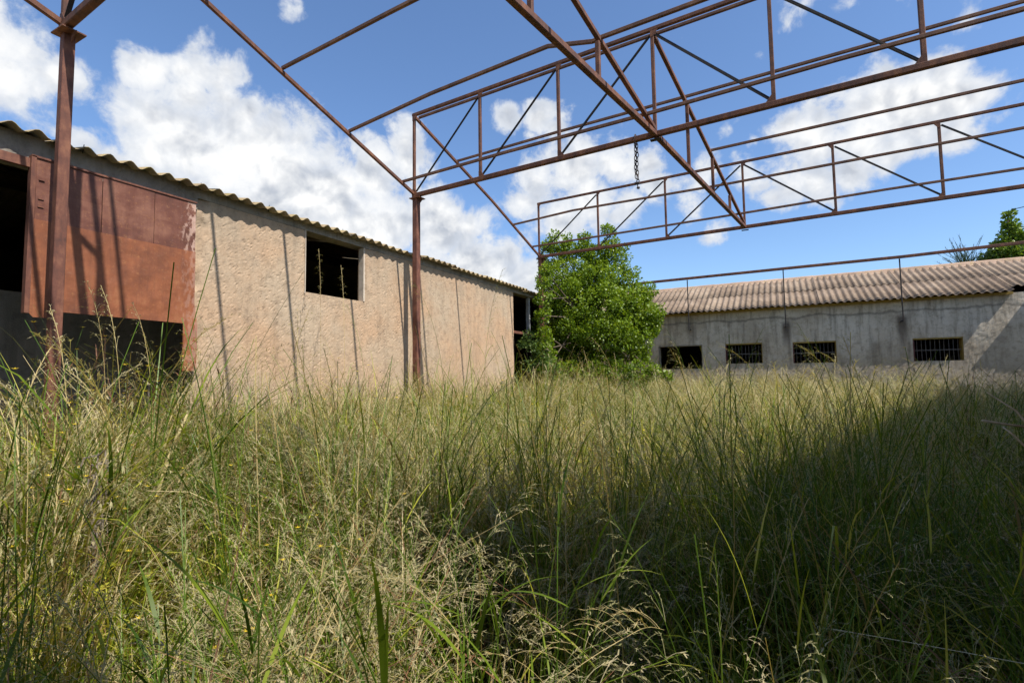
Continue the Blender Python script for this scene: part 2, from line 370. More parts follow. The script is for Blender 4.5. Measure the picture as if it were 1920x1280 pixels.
# ------------------------------------------------------------------ left building
WX = -5.75; ZT = 3.50        # wall face, underside of the ring beam
LB = thing('plastered_shed', 'long low shed with peach plastered wall and corrugated eave along the left side', 'shed', (WX, 8, 0))
def rough_wall(name, y0, y1, z0, z1, mat, parent, seed, step=.022, amp=.0085, edge0=0, edge1=0, x=WX, th=.11, xn=1):
    ny, nz = max(2, int((y1-y0)/step)), max(2, int((z1-z0)/step))
    Y, Z = np.meshgrid(np.linspace(y0, y1, ny), np.linspace(z0, z1, nz))
    h = vn(Y, Z, 1.3, 1)*1.0+vn(Y, Z, 13, 2)*.10+vn(Y*.9, Z*1.1, 38, 3)*.20
    h += (rng.random((nz, ny))**5)*.34-(rng.random((nz, ny))**14)*.8
    h = (h-1.0)*amp; ex = np.zeros_like(h)
    if edge0:
        d = Y-y0; e = np.clip(1-d/.16, 0, 1); nn = vnoise2((nz, ny), (int((z1-z0)*6)+1, int((y1-y0)*9)+1), seed+9); h -= e*np.clip(nn-.45, 0, 1)*.09*edge0
    if edge1:
        d = y1-Y; e = np.clip(1-d/.12, 0, 1); nn = vnoise2((nz, ny), (int((z1-z0)*6)+1, int((y1-y0)*9)+1), seed+8); h -= e*np.clip(nn-.45, 0, 1)*.06*edge1
    X = x+xn*h
    V = np.stack([X, Y, Z], -1).reshape(-1, 3); q = np.arange(nz*ny).reshape(nz, ny)
    F = np.stack([q[:-1, :-1], q[:-1, 1:], q[1:, 1:], q[1:, :-1]], -1).reshape(-1, 4)
    if xn < 0: F = F[:, ::-1]
    V = V.tolist(); F = [tuple(f) for f in F.tolist()]; b = len(V)
    bk = x-xn*th
    V += [(bk, y0, z0), (bk, y1, z0), (bk, y1, z1), (bk, y0, z1)]
    F += [(b, b+3, b+2, b+1)] if xn > 0 else [(b, b+1, b+2, b+3)]
    F += [tuple([b+3, b]+[int(i) for i in q[:, 0]]), tuple([b+1, b+2]+[int(i) for i in q[::-1, -1]]),
          tuple([b, b+1]+[int(i) for i in q[0, ::-1]]), tuple([b+2, b+3]+[int(i) for i in q[-1, :]])]
    return link(name, mesh_from(V, F), mat, parent)
W0, W1, WZ = 4.815, 5.915, 2.642                     # window
D1, D2 = 3.33, 11.0                                  # end of the near doorway, start of the far one
rough_wall('wall', D1, W0-.002, 0, ZT, 'peach_plaster', LB, 1, edge0=1, edge1=.3)
rough_wall('wall', W0, W1, 0, WZ, 'peach_plaster', LB, 20)
rough_wall('wall', W1+.002, D2, 0, ZT, 'peach_plaster', LB, 40, edge0=.3)
rough_wall('wall', 12.95, 17.6, 0, ZT, 'peach_plaster', LB, 60, step=.06)
mb = MB(); mb.box((WX-.22, -4.2, 0), (WX, -1.2, ZT)); mb.obj('wall', 'peach_plaster', LB)
mb = MB(); mb.box((WX-.05, W0-.012, WZ-.02), (WX+.008, W0+.0, ZT)); mb.obj('window_jamb', 'pale_jamb', LB)
MB().box((WX-.09, W1-.0, WZ+.002), (WX+.006, W1+.03, ZT-.003)).obj('window_jamb', 'pale_jamb', LB)
rough_wall('ring_beam', -4.2, D1, ZT-.13, 3.615, 'grey_concrete', LB, 80, amp=.008, x=WX+.004, th=.23)
rough_wall('ring_beam', D1, 17.6, ZT+.002, 3.615, 'grey_concrete', LB, 83, amp=.008, x=WX+.004, th=.23)
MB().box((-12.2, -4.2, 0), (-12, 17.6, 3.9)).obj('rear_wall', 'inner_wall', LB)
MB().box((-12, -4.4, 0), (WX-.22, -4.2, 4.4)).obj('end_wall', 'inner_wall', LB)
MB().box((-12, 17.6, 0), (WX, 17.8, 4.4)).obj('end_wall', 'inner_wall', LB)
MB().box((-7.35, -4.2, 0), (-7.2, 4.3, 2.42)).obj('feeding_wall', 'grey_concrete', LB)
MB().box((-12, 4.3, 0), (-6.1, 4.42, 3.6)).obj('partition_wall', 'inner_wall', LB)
SL = math.tan(math.radians(11))
for y in np.arange(-3.2, 17, 2.4):
    MB().bar((WX-.1, y, 3.53), (-9.1, y, 3.53+SL*3.3), .10, .16).obj('rafter', 'timber', LB)
for x in (-6.6, -7.7, -8.8):
    MB().bar((x, -4.2, 3.62+SL*(WX-x)), (x, 17.6, 3.62+SL*(WX-x)), .08, .07).obj('batten', 'timber', LB)
MB().box((-9.35, -4.2, 4.13), (-9.1, 17.6, 4.27)).obj('ridge_board', 'timber', LB)
sheet_me = corrugated(6, 3.75); sheet_me.materials.append(MAT['near_sheet'])
back_me = corrugated(6, 3.4, seg=4); back_me.materials.append(MAT['near_sheet'])
def place_sheet(me, org, xdir, updir, parent):
    o = bpy.data.objects.new('corrugated_sheet', me); C.objects.link(o)
    xd, ud = Vector(xdir).normalized(), Vector(updir).normalized(); nz_ = xd.cross(ud)
    mt = Matrix((xd, ud, nz_)).transposed().to_4x4(); mt.translation = Vector(org)
    o.parent = parent; o.matrix_parent_inverse = Matrix.Translation(-Vector(parent.location)); o.matrix_basis = mt
    return o
y = -4.4; i = 0
while y < 17.6:
    z = 3.577+AMP+rnd.uniform(-.006, .012)+(i % 2)*.006
    place_sheet(sheet_me, (-5.61+rnd.uniform(-.02, .02), y+6*PITCH_W, z), (0, -1, rnd.uniform(-.004, .004)), (-1, 0, SL), LB)
    o = place_sheet(back_me, (-12.35, y, 3.72), (0, 1, 0), (1, 0, SL), LB); y += 6*PITCH_W-.0; i += 1
for i in range(10):        # small fixings that stick up from the eave
    yy = rnd.uniform(1.9, 11); MB().bar((-5.75, yy, 3.6), (-5.75, yy+.01, 3.69), .006).obj('hook_bolt', 'dark_steel', LB)
# post and rail in the far doorway
MB().bar((WX-.1, 12.02, 2.42), (WX-.1, 12.02, 3.5), .09).obj('post', 'pale_post', LB)
MB().bar((WX-.08, 11.0, 2.53), (WX-.08, 12.95, 2.53), .06, .07).obj('rail', 'column_rust', LB)
# rusty hung door of riveted steel sheets
DX = WX+.055
door = MB()
dthing = thing('steel_door', 'rusty hanging steel door of dark upper and orange lower sheets on the shed', 'door', (DX, 2.6, 2.7))
def sheet_piece(pts, mat, off=0, label=None, th=.006):
    V = [(DX+off, y_, z_) for y_, z_ in pts]+[(DX+off-th, y_, z_) for y_, z_ in pts]; k = len(pts)
    F = [tuple(range(k)), tuple(range(2*k-1, k-1, -1))]+[(i, i+k, (i+1) % k+k, (i+1) % k) for i in range(k)]
    o = link('steel_sheet', mesh_from(V, F), mat, dthing)
    if label: o['label'] = label
    return o
ys_ = [1.905, 2.40, 2.86, 3.285]
for i in range(3):
    a, b = ys_[i]+.003, ys_[i+1]-.002
    o_ = .002*(i % 2)
    sheet_piece([(a, 3.135), (b, 3.130), (b, 3.412), (a, 3.42)], 'panel_dark', o_, 'dark rust sheet in the upper course')
    sheet_piece([(a, 2.868), (b, 2.866), (b, 3.132), (a, 3.137)], 'panel_dark', .003+o_, 'dark rust sheet in the second course')
sheet_piece([(1.905, 2.04), (1.93, 2.012), (2.09, 2.012), (2.12, 2.075), (3.178, 2.064), (3.182, 1.552), (3.33, 1.552), (3.33, 2.05), (3.292, 2.3), (3.288, 2.865), (1.905, 2.870)], 'panel_orange', .006, 'orange rust lower sheet with a leg on its right')
MB().box((DX-.05, 1.868, 2.045), (DX+.012, 1.903, 3.425)).obj('edge_flange', 'column_rust', dthing)
MB().box((DX-.02, 1.87, 3.415), (DX+.012, 3.29, 3.432)).obj('edge_flange', 'column_rust', dthing)
MB().box((DX-.05, -1.2, 3.32), (DX-.01, 1.866, 3.40)).obj('door_track', 'column_rust', dthing)
for zz in (3.22, 3.05, 2.98): MB().box((DX, 1.925, zz), (DX+.012, 1.965, zz+.008)).obj('weld_tab', 'column_rust', dthing)

# ------------------------------------------------------------------ far building
YF = 17.6; FE, FR, YE, YR = 1.951+EYE, 3.209+EYE, 17.30, 20.22
FB = thing('grey_barn', 'grey rendered barn with barred windows and pinkish corrugated roof at the far end', 'barn', (1, YF, 0))
wins = [(-3.66, -2.26, 1.60, 2.385, 0), (-1.55, -.49, 1.735, 2.37, 1), (.34, 1.46, 1.71, 2.345, 1), (3.25, 4.33, 1.695, 2.325, 2)]
xsplit = [-6.2]+[v for w_ in wins for v in w_[:2]]+[9]
def far_wall(name, x0, x1, z0, z1, seed):
    st = .05; nx_, nz_ = max(2, int((x1-x0)/st)), max(2, int((z1-z0)/st))
    X, Z = np.meshgrid(np.linspace(x0, x1, nx_), np.linspace(z0, z1, nz_))
    h = vn(X, Z, 5, 11)*.010+vn(X, Z, 1.2, 12)*.03+rng.random((nz_, nx_))**2*.006
    V = np.stack([X, YF-h+.02, Z], -1).reshape(-1, 3).tolist(); q = np.arange(nz_*nx_).reshape(nz_, nx_)
    F = [tuple(f) for f in np.stack([q[:-1, :-1], q[:-1, 1:], q[1:, 1:], q[1:, :-1]], -1).reshape(-1, 4).tolist()]
    b = len(V); V += [(x0, YF+.3, z0), (x1, YF+.3, z0), (x1, YF+.3, z1), (x0, YF+.3, z1)]
    F += [(b+1, b, b+3, b+2), tuple([b, b+3]+[int(i) for i in q[::-1, 0]]), tuple([b+2, b+1]+[int(i) for i in q[:, -1]]),
          tuple([b+1, b]+[int(i) for i in q[0, :]]), tuple([b+3, b+2]+[int(i) for i in q[-1, ::-1]])]
    return link(name, mesh_from(V, F), 'grey_render', FB)
zl, zh = 1.5, 2.46
far_wall('wall', -6.2, 9, zh, FE+.02, 5); far_wall('wall', -6.2, 9, 0, zl, 6)
xs_ = [-6.2]
for k, (a, b, z0, z1, kd) in enumerate(wins):
    far_wall('wall', xs_[-1], a, zl, zh, 10+k); far_wall('wall', a, b, zl, z0, 20+k); far_wall('wall', a, b, z1, zh, 30+k); xs_.append(b)
far_wall('wall', xs_[-1], 9, zl, zh, 18)
for k, (a, b, z0, z1, kd) in enumerate(wins):
    lab = ['dark open window beside the tree', 'barred window with yellow lintel edge, nearest the tree', 'barred window with yellow lintel edge, middle of the wall', 'clean barred window at the right of the wall'][k]
    fr = MB()
    for q in ([(a+.002, YF+.0, z1-.035), (b-.002, YF+.30, z1-.002)], [(b-.02, YF+.03, z0+.003), (b-.002, YF+.28, z1-.037)]):
        fr.box(*q)
    f_ = fr.obj('window', 'yellow_paint' if kd else 'grey_concrete', FB); f_['label'] = lab
    fl = MB(); fl.box((a+.002, YF+.01, z0+.003), (a+.035, YF+.24, z1-.037)); fl.obj('frame', 'dark_red_paint' if kd else 'grey_concrete', f_)
    if kd:
        nb = 10
        for i in range(nb):
            x = a+.05+(b-a-.10)*(i+.5)/nb; MB().tube([(x, YF+.06, z0), (x+rnd.uniform(-.008, .008), YF+.06, (z0+z1)/2), (x, YF+.06, z1-.03)], .006, 5).obj('window_bar', 'bar_steel', f_)
        zc = (z0+z1)/2-.02; MB().box((a+.03, YF+.05, zc-.012), (b-.04, YF+.072, zc+.012)).obj('crossbar', 'bar_steel', f_)
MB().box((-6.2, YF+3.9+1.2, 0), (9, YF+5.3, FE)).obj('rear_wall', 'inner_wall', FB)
for x in (-6.2, 8.8):
    V = [(x, YF+.3, 0), (x, 22.7, 0), (x, 22.7, FE), (x, YR, FR-.06), (x, YF+.3, FE+.08)]; V2 = [(q[0]+.2, q[1], q[2]) for q in V]
    link('gable_wall', mesh_from(V+V2, [(0, 1, 2, 3, 4), (9, 8, 7, 6, 5)]+[(i, i+5, (i+1) % 5+5, (i+1) % 5) for i in range(5)]), 'grey_render', FB)
slope = Vector((0, YR-YE, FR-FE)); SLEN = slope.length
me_f = corrugated(6, SLEN*.53, seg=10); me_f.materials.append(MAT['far_sheet'])
me_h = corrugated(3, SLEN*.3, seg=10); me_h.materials.append(MAT['far_sheet'])
me_b = corrugated(6, SLEN*1.0, seg=4); me_b.materials.append(MAT['far_sheet'])
x = -6.35; i = 0; sd_ = slope.normalized(); nrm = Vector((0, -sd_.z, sd_.y))
while x < 9.1:
    for row in (1, 0):
        slip = .42 if (row == 0 and i == 11) else rnd.choice((0, 0, 0, -.03, -.05))  # one eave sheet slid up so a sun streak reaches the wall
        org = Vector((x+rnd.uniform(-.004, .004), YE, FE+AMP))+sd_*(row*SLEN*.475+slip*(1-row)+rnd.uniform(-.02, .02)*row)+nrm*(.012*(1 if row else 0)+.006*(i % 2)+rnd.uniform(-.004, .006))
        place_sheet(me_f, org, (1, 0, rnd.uniform(-.004, .004)), slope, FB)
        if slip > .1: place_sheet(me_h, org+Vector((3.2*PITCH_W, 0, 0))-sd_*(slip+.01)+nrm*.004, (1, 0, 0), slope, FB)  # half sheet added to narrow that sun streak
    place_sheet(me_b, (x+6*PITCH_W, 2*YR-YE, FE+AMP), (-1, 0, 0), (0, -(YR-YE), FR-FE), FB)
    # ridge cap, overlapping its neighbour
    mb = MB(); N = 9; L = 6*PITCH_W+.05; pv = []
    for xx, g in ((x-.02, 1.0), (x+L-.02, 1.09)):
        for k in range(N):
            a = PI*(k/(N-1)); pv.append((xx, YR-math.cos(a)*.15*g, FR-.01+math.sin(a)*.095*g))
        pv += [(xx, YR+.28, FR-.09), (xx, YR-.28, FR-.09)]
    K = N+2; fs = []
    for k in range(N-1): fs.append((k, k+1, K+k+1, K+k))
    fs += [(N-1, N, K+N, K+N-1), (N+1, 0, K, K+N+1)]
    mb.poly(pv, fs); mb.obj('ridge_cap', 'ridge_cap', FB, True)
    x += 6*PITCH_W; i += 1
# mortar fillet under the eave, lichen tinted
for a_, b_ in ((-6.2, 5.36), (5.9, 9)): MB().box((a_, YF-.12, FE-.03), (b_, YF+.0, FE+.03)).obj('eave_batten', 'yellow_paint', FB)  # break in the batten lets the sun streak pass

# ------------------------------------------------------------------ right building (casts the shade; just outside the frame)
RB = thing('side_shed', 'low plastered shed closing the yard on the right, mostly out of view', 'shed', (3, 8, 0))
rd = Vector((.31, 1, 0)).normalized(); rn = Vector((rd.y, -rd.x, 0))
def rw(s_, out=0., z=0.): p_ = Vector((.86, 0, 0))+rd*s_+rn*out; return Vector((p_.x, p_.y, z))
def rwall(s0, s1, z0, z1):
    V = [rw(s0, 0, z0), rw(s1, 0, z0), rw(s1, .25, z0), rw(s0, .25, z0), rw(s0, 0, z1), rw(s1, 0, z1), rw(s1, .25, z1), rw(s0, .25, z1)]
    MB().poly(V, [(0, 3, 2, 1), (4, 5, 6, 7), (0, 1, 5, 4), (1, 2, 6, 5), (2, 3, 7, 6), (3, 0, 4, 7)]).obj('wall', 'peach_plaster', RB)
GAP0, GAP1, GAPZ = .17, 1.2, 2.0  # opening shaped in the unseen shed to admit a foreground sun patch
rwall(-6, GAP0, 0, 3.5); rwall(GAP0, GAP1, 0, GAPZ); rwall(GAP1, 16.9, 0, 3.5)
me_r = corrugated(6, 5.2, seg=4); me_r.materials.append(MAT['near_sheet'])
s_ = -6.2
while s_ < 17:
    if not (s_ < GAP1-.1 and s_+6*PITCH_W > GAP0+.1):
        up_ = rn+Vector((0, 0, SL)); p_ = rw(s_, -.15 if s_ > 2.4 else (-.8 if s_ > 2 else -1.15), 3.52)  # unseen eave lengthened near the camera to widen its shade
        place_sheet(me_r, p_, rd, (up_.x, up_.y, up_.z), RB)
    s_ += 6*PITCH_W

# ------------------------------------------------------------------ steel frame
ZB, DP = 4.585, 1.44
TR = [dict(x=-5.48, y=-2.85, w=.84, a=-.05), dict(x=-5.49, y=1.978, w=1.112, a=-.053), dict(x=-5.49, y=6.856, w=1.390, a=-.0532), dict(x=-5.55, y=12.15, w=1.666, a=-.0454)]
def tp(i, k, top=False, dz=0):
    t_ = TR[i]; return Vector((t_['x']+math.cos(t_['a'])*t_['w']*k, t_['y']+math.sin(t_['a'])*t_['w']*k, ZB+(DP if top else 0)+dz))
tl = ['rusty lattice truss behind the viewpoint, over the near end of the yard', 'rusty lattice truss meeting the nearest column at the top left', 'rusty lattice truss across the middle with the chain hanging from it', 'rusty lattice truss farthest back, in front of the tree']
for i in range(4):
    t_ = thing('lattice_truss', tl[i], 'truss', tp(i, 0), 'lattice trusses of the roof frame')
    MB().bar(tp(i, -.02), tp(i, 6.03), .066, .07).obj('bottom_chord', 'frame_rust', t_)
    MB().bar(tp(i, 0, 1)-Vector((.03, 0, 0)), tp(i, 6.03, 1), .05, .052).obj('top_chord', 'frame_rust', t_)
    for k in range(7):
        MB().bar(tp(i, k, 0, .04), tp(i, k, 1, -.032), .046, .046).obj('upright', 'frame_rust', t_)
    dx_ = (tp(i, 1)-tp(i, 0)).normalized(); up_ = Vector((0, 0, 1)); bk = dx_.cross(up_)*.028
    for k in range(7):            # welded gusset plates where the members meet
        for top, sg in ((0, 1), (1, -1)):
            c_ = tp(i, k, top, sg*.03); q_ = .085; m_ = -1 if k >= 3 and top == 0 or k > 3 else 1
            if k == 0: m_ = 1
            V = [c_-dx_*.02*m_+bk, c_+dx_*q_*m_+bk, c_+dx_*.02*m_+up_*q_*sg+bk, c_-dx_*.02*m_+up_*q_*sg+bk]; V += [v_-bk*.18 for v_ in V]
            MB().poly(V, [(0, 1, 2, 3), (7, 6, 5, 4), (0, 4, 5, 1), (1, 5, 6, 2), (2, 6, 7, 3), (3, 7, 4, 0)]).obj('gusset', 'frame_rust', t_)
    for k in range(6):
        a, b = (tp(i, k, 0, .04), tp(i, k+1, 1, -.035)) if k < 3 else (tp(i, k, 1, -.035), tp(i, k+1, 0, .04))
        d = (b-a).normalized(); MB().angle(a+d*.05, b-d*.05, .036, .006).obj('diagonal', 'dark_steel', t_)
# columns
clab = ['thick rusty steel column standing at the far left in front of the hanging door', 'rusty steel column against the peach wall in mid picture', 'rusty steel column half hidden by the broad green tree']
for i in (1, 2, 3):
    p0 = tp(i, 0); cx, cy_ = p0.x+(.02 if i > 1 else .0), p0.y+.03
    t_ = thing('steel_column', clab[i-1], 'column', (cx, cy_, 0), 'steel columns along the shed')
    lo = (0, 0)
    MB().bar((cx, cy_, 0), (cx, cy_, ZB-.06), *((.078, .085) if i == 1 else (.1, .1)), up=(0, 1, 0), ch=.06).obj('shaft', 'column_rust', t_)
    MB().box((cx-.09, cy_-.09, ZB-.06), (cx+.13, cy_+.085, ZB-.048)).obj('head_plate', 'frame_rust', t_)
    V = [(cx+.07, cy_, ZB-.062), (cx+.16, cy_, ZB-.062), (cx+.07, cy_, ZB-.15)]
    MB().poly([(a_, b_-.004, c_) for a_, b_, c_ in V]+[(a_, b_+.004, c_) for a_, b_, c_ in V], [(0, 1, 2), (5, 4, 3), (0, 3, 4, 1), (1, 4, 5, 2), (2, 5, 3, 0)]).obj('gusset', 'frame_rust', t_)
# rafters on the column row
def bays(b): return (b, b+1)
RL = {}
def raf(b, k, t): a, c_ = tp(b, k, 1), tp(b+1, k); return a.lerp(c_, t)
rl = ['rusty edge rafter running off the top left corner', 'rusty edge rafter sloping down from the top to the middle truss', 'slightly bent rusty edge rafter sloping down to the farthest truss']
for b in range(3):
    a, c_ = raf(b, 0, 0), raf(b, 0, 1); mid = raf(b, 0, .52)+Vector((0, 0, .06 if b == 2 else .0))
    pts = [a+Vector((0, .04, -.03)), mid, c_+Vector((0, -.02, .03))]
    o = MB(); o.bar(pts[0], pts[1], .042, .055); o.bar(pts[1], pts[2], .042, .055)
    tag(o.obj('edge_rafter', 'frame_rust'), rl[b], 'rafter', 'edge rafters over the columns')
# trussed rafters along the middle
ml = ['rusty trussed rafter overhead, only its lower end in the top edge', 'large rusty trussed rafter crossing the top centre of the view', 'rusty trussed rafter running down to the farthest truss']
links = {0: (.3, .6), 1: (.2, .425, .68), 2: (.27, .53, .755)}
for b in range(3):
    t_ = thing('trussed_rafter', ml[b], 'rafter', tp(b, 3), 'trussed rafters along the middle')
    a, c_ = tp(b, 3), tp(b+1, 3)
    MB().bar(a, c_, .066, .072).obj('bottom_chord', 'frame_rust', t_)
    MB().bar(tp(b, 3, 1, -.04), c_+Vector((0, 0, .06)), .05, .056).obj('top_chord', 'frame_rust', t_)
    for f in links[b]:
        lo_, hi_ = a.lerp(c_, f), tp(b, 3, 1).lerp(c_, f)
        MB().bar(lo_+Vector((0, 0, .035)), hi_-Vector((0, 0, .03)), .05, .05).obj('link_post', 'frame_rust', t_)
    c2 = c_-Vector((0, 0, .05)); MB().box((c2.x-.07, c2.y-.02, c2.z-.02), (c2.x+.07, c2.y+.05, c2.z-.012)).obj('seat_plate', 'dark_steel', t_)
# purlins
pl = [(0, .25), (0, .48), (0, .72), (0, .93), (1, .03), (1, .25), (1, .455), (1, .69), (1, .937), (2, .026), (2, .256), (2, .51), (2, .708), (2, .915)]
names = ['behind the viewpoint, highest on its rafter', 'behind the viewpoint, half way down its rafter', 'behind the viewpoint, low on its rafter', 'just before the nearest column', 'just behind the nearest truss', 'at the upper left edge', 'second down the upper left rafter', 'with a kink near the middle, third down its rafter', 'lowest on its rafter, in front of the middle truss',
         'just under the top chord of the middle truss', 'second down behind the middle truss', 'on the right half only, behind the middle truss', 'fourth down, crossing the farthest truss high up', 'just above the bottom chord of the farthest truss']
for (b, t), nm in zip(pl, names):
    L, Mi, R = (raf(b, k, t)+Vector((0, 0, .055)) for k in (0, 3, 6)); pts = [L, Mi, R]
    if (b, t) == (2, .51): pts = [Mi, R]
    elif (b, t) == (1, .69):
        pts = [L, L.lerp(Mi, .40)+Vector((0, 0, .10)), L.lerp(Mi, .84)+Vector((0, 0, .13)), L.lerp(Mi, .98)+Vector((0, 0, -.01)), Mi, R]
    elif (b, t) == (2, .708): pts = [L-Vector((0, 0, .01)), L.lerp(Mi, .33)+Vector((0, 0, .06)), Mi, R]
    else: pts = [L, L.lerp(Mi, .5)+Vector((0, 0, rnd.uniform(-.02, .02))), Mi, Mi.lerp(R, .5)+Vector((0, 0, rnd.uniform(-.02, .02))), R]
    mb = MB()
    for p, q in zip(pts, pts[1:]): mb.bar(p, q, .036, .042)
    tag(mb.obj('roof_purlin', 'purlin_rust'), 'thin rusty purlin '+nm, 'purlin', 'purlins of the roof frame')
# far beam on rods above the barn eave
t_ = thing('eave_beam', 'long rusty steel beam carried on three thin rods above the barn eave', 'beam', (0, 17.22, 4.55))
bp = [onY(1150, 536.5, 17.22), onY(1475, 503, 17.22), onY(1694, 481, 17.22), onY(1980, 447.5, 17.22)]
bp[0] = Vector((-5.6, 17.22, bp[0].z))
for p, q in zip(bp, bp[1:]): pass
mb = MB(); [mb.bar(p, q, .07, .08) for p, q in zip(bp, bp[1:])]; mb.obj('beam', 'frame_rust', t_)
for u, v0, v1 in ((1292, 522, 618), (1473.5, 503, 612), (1694, 481, 602)):
    hi, lo = onY(u, v0, 17.22), onY(u, v1, 17.22)
    MB().bar((lo.x, 17.22, lo.z), (lo.x, 17.22, hi.z-.05), .03).obj('rod', 'dark_steel', t_)
    MB().bar((lo.x, 17.22, lo.z+.02), (lo.x, YF+.05, lo.z+.02), .03).obj('wall_bracket', 'dark_steel', t_)

# chain
ct = tp(2, 0).lerp(tp(2, 6), (2.79)/6.0); cp_ = None
best = min((abs(pj(tp(2, k/100))[0]-1192), k/100) for k in range(200, 320)); cpt = tp(2, best[1])
t_ = thing('hanging_chain', 'short rusty chain looped over the bottom chord of the middle truss', 'chain', cpt)
def link_ring(c, n_, ln, wd, r):
    """one oval chain link; n_ = horizontal direction across the link"""
    mb = MB(); N = 14; pts = []
    nv = Vector(n_).normalized()
    for k in range(N+1):
        a = 2*PI*k/N; pts.append(Vector(c)+nv*math.cos(a)*wd/2+Vector((0, 0, math.sin(a)*ln/2*(1.0))))
    mb.tube(pts, r, 6); return mb.obj('link', 'chain_rust', t_, True)
dv = (tp(2, 6)-tp(2, 0)).normalized(); nv_ = Vector((-dv.y, dv.x, 0))
for st, (ox, n_) in enumerate(((-.012, 8), (.012, 9))):
    for k in range(n_):
        link_ring(cpt+dv*(ox*.8+.004*math.sin(k))-Vector((0, 0, .075+k*.061+.02*st)), (dv*1.0+nv_*(.25 if st else -.2)) if (k+st) % 2 else (nv_+dv*.35), .078, .034, .0055)
link_ring(cpt+Vector((0, 0, -.01)), nv_, .15, .105, .007)
mb = MB(); b0 = cpt-Vector((0, 0, .60)); mb.tube([b0+dv*-.03, b0+dv*.03], .018, 8); mb.obj('shackle', 'chain_rust', t_)
mb = MB(); mb.tube([b0, b0+dv*.012-Vector((0, 0, .07))], .007, 6); mb.tube([b0+dv*.0-Vector((0, 0, .062)), b0+dv*.03-Vector((0, 0, .072))], .017, 7); mb.obj('hook', 'chain_rust', t_)
# cable
c0, c1 = onY(1897, 393, 26.8), onY(2100, 330, 24)
mb = MB(); mb.tube([c0.lerp(c1, k/6)-Vector((0, 0, .1*math.sin(PI*k/6))) for k in range(7)], .015, 5)
tag(mb.obj('overhead_cable', 'cable_black'), 'thin black overhead cable at the top of the ivy clad tree', 'cable')

# ------------------------------------------------------------------ vegetation meshes
def add_tone(me, tone):
    at = me.attributes.new('tone', 'FLOAT', 'FACE'); at.data.foreach_set('value', np.asarray(tone, dtype=np.float32))
def np_mesh(name, V, F, tone=None, matidx=None, mats=()):
    """V (n,3), F (m,4) quads"""
    me = bpy.data.meshes.new(name); V = np.asarray(V, np.float32); F = np.asarray(F, np.int32)
    me.vertices.add(len(V)); me.vertices.foreach_set('co', V.ravel()); me.loops.add(F.size); me.loops.foreach_set('vertex_index', F.ravel())
    me.polygons.add(len(F)); me.polygons.foreach_set('loop_start', np.arange(0, F.size, 4, dtype=np.int32)); me.polygons.foreach_set('loop_total', np.full(len(F), 4, np.int32))
    me.update(calc_edges=True)
    for m_ in mats: me.materials.append(MAT[m_])
    if matidx is not None: me.polygons.foreach_set('material_index', np.asarray(matidx, np.int32))
    if tone is not None: add_tone(me, tone)
    return me
class Rib:
    """collects many ribbons"""
    def __init__(s): s.V = []; s.F = []; s.t = []; s.m = []; s.n = 0
    def strip(s, P, W, side, tone, mat):
        P = np.asarray(P, float); W = np.asarray(W, float)[:, None]; side = np.asarray(side, float)
        if side.ndim == 1: side = np.repeat(side[None], len(P), 0)
        v = np.empty((len(P)*2, 3)); v[0::2] = P-side*W/2; v[1::2] = P+side*W/2
        k = np.arange(len(P)-1)*2+s.n; s.F.append(np.stack([k, k+1, k+3, k+2], -1)); s.V.append(v); s.n += len(v)
        s.t += [tone]*(len(P)-1); s.m += [mat]*(len(P)-1)
    def curve(s, base, az, L, lean, bend, n, w, tone, mat, taper=True, twist=0., power=1.6):
        t = np.linspace(0, 1, n+1); th = lean+bend*t**power; ds = L/n
        dx = np.concatenate([[0], np.cumsum(np.sin((th[1:]+th[:-1])/2)*ds)]); dz = np.concatenate([[0], np.cumsum(np.cos((th[1:]+th[:-1])/2)*ds)])
        P = np.stack([base[0]+dx*math.cos(az), base[1]+dx*math.sin(az), base[2]+dz], -1)
        W = w*(np.clip(1-t**2.2, .08, 1)*(.55+.45*np.minimum(1, t*5)) if taper else np.linspace(1, .6, n+1))
        ca = az+PI/2+twist; side = np.array([math.cos(ca), math.sin(ca), 0])
        s.strip(P, W, side, tone, mat); return P, th
    def mesh(s, name, mats): return np_mesh(name, np.concatenate(s.V), np.concatenate(s.F), s.t, s.m, mats)
GM = ('grass_green', 'grass_straw', 'grass_brown', 'panicle_pale', 'stem_green', 'flower_yellow')
U = rnd.uniform
def panicle(rb, P, th, az, n_br, blen, mat, droop_az, tone, spike=5, wsc=1.0, frac=.35, spread=1.3):
    """side branches with spikelets on the last part of a stem"""
    n = len(P)
    for b in range(n_br):
        f = 1-frac*(1-b/n_br)**1.0; i = min(n-2, int(f*(n-1))); g = f*(n-1)-i; p = P[i]*(1-g)+P[i+1]*g
        a = droop_az+rnd.gauss(0, .55*spread); L = blen*(1-.55*(b/n_br))*U(.6, 1.1); t0 = U(.5, 1.0); bd = U(.9, 1.7)
        q, qt = rb.curve(p, a, L, t0, bd, 5, .0013*wsc, tone+U(-.15, .15), mat, False)
        for k in range(spike):
            j = U(.45, 1)*(len(q)-1); jj = min(len(q)-2, int(j)); r = q[jj]*(1-(j-jj))+q[jj+1]*(j-jj)
            rb.curve(r, a+rnd.gauss(0, .6), U(.006, .011)*wsc, qt[jj]+U(-.5, .3), .2, 1, .0024*wsc, tone+U(-.2, .3), mat, False)
def tuft_green(h=.8, n=34, spread=.10, straw=.2):
    rb = Rib()
    for i in range(n):
        a = U(0, 2*PI); r = spread*math.sqrt(U(0, 1)); az = a+rnd.gauss(0, .6)
        L = h*U(.55, 1.15); s_ = rnd.random() < straw
        rb.curve((r*math.cos(a), r*math.sin(a), 0), az, L, U(.02, .4), U(.4, 2.3), 6, U(.0045, .0105), U(.05, .8), 1 if s_ else 0, True, U(-.5, .5))
    return rb
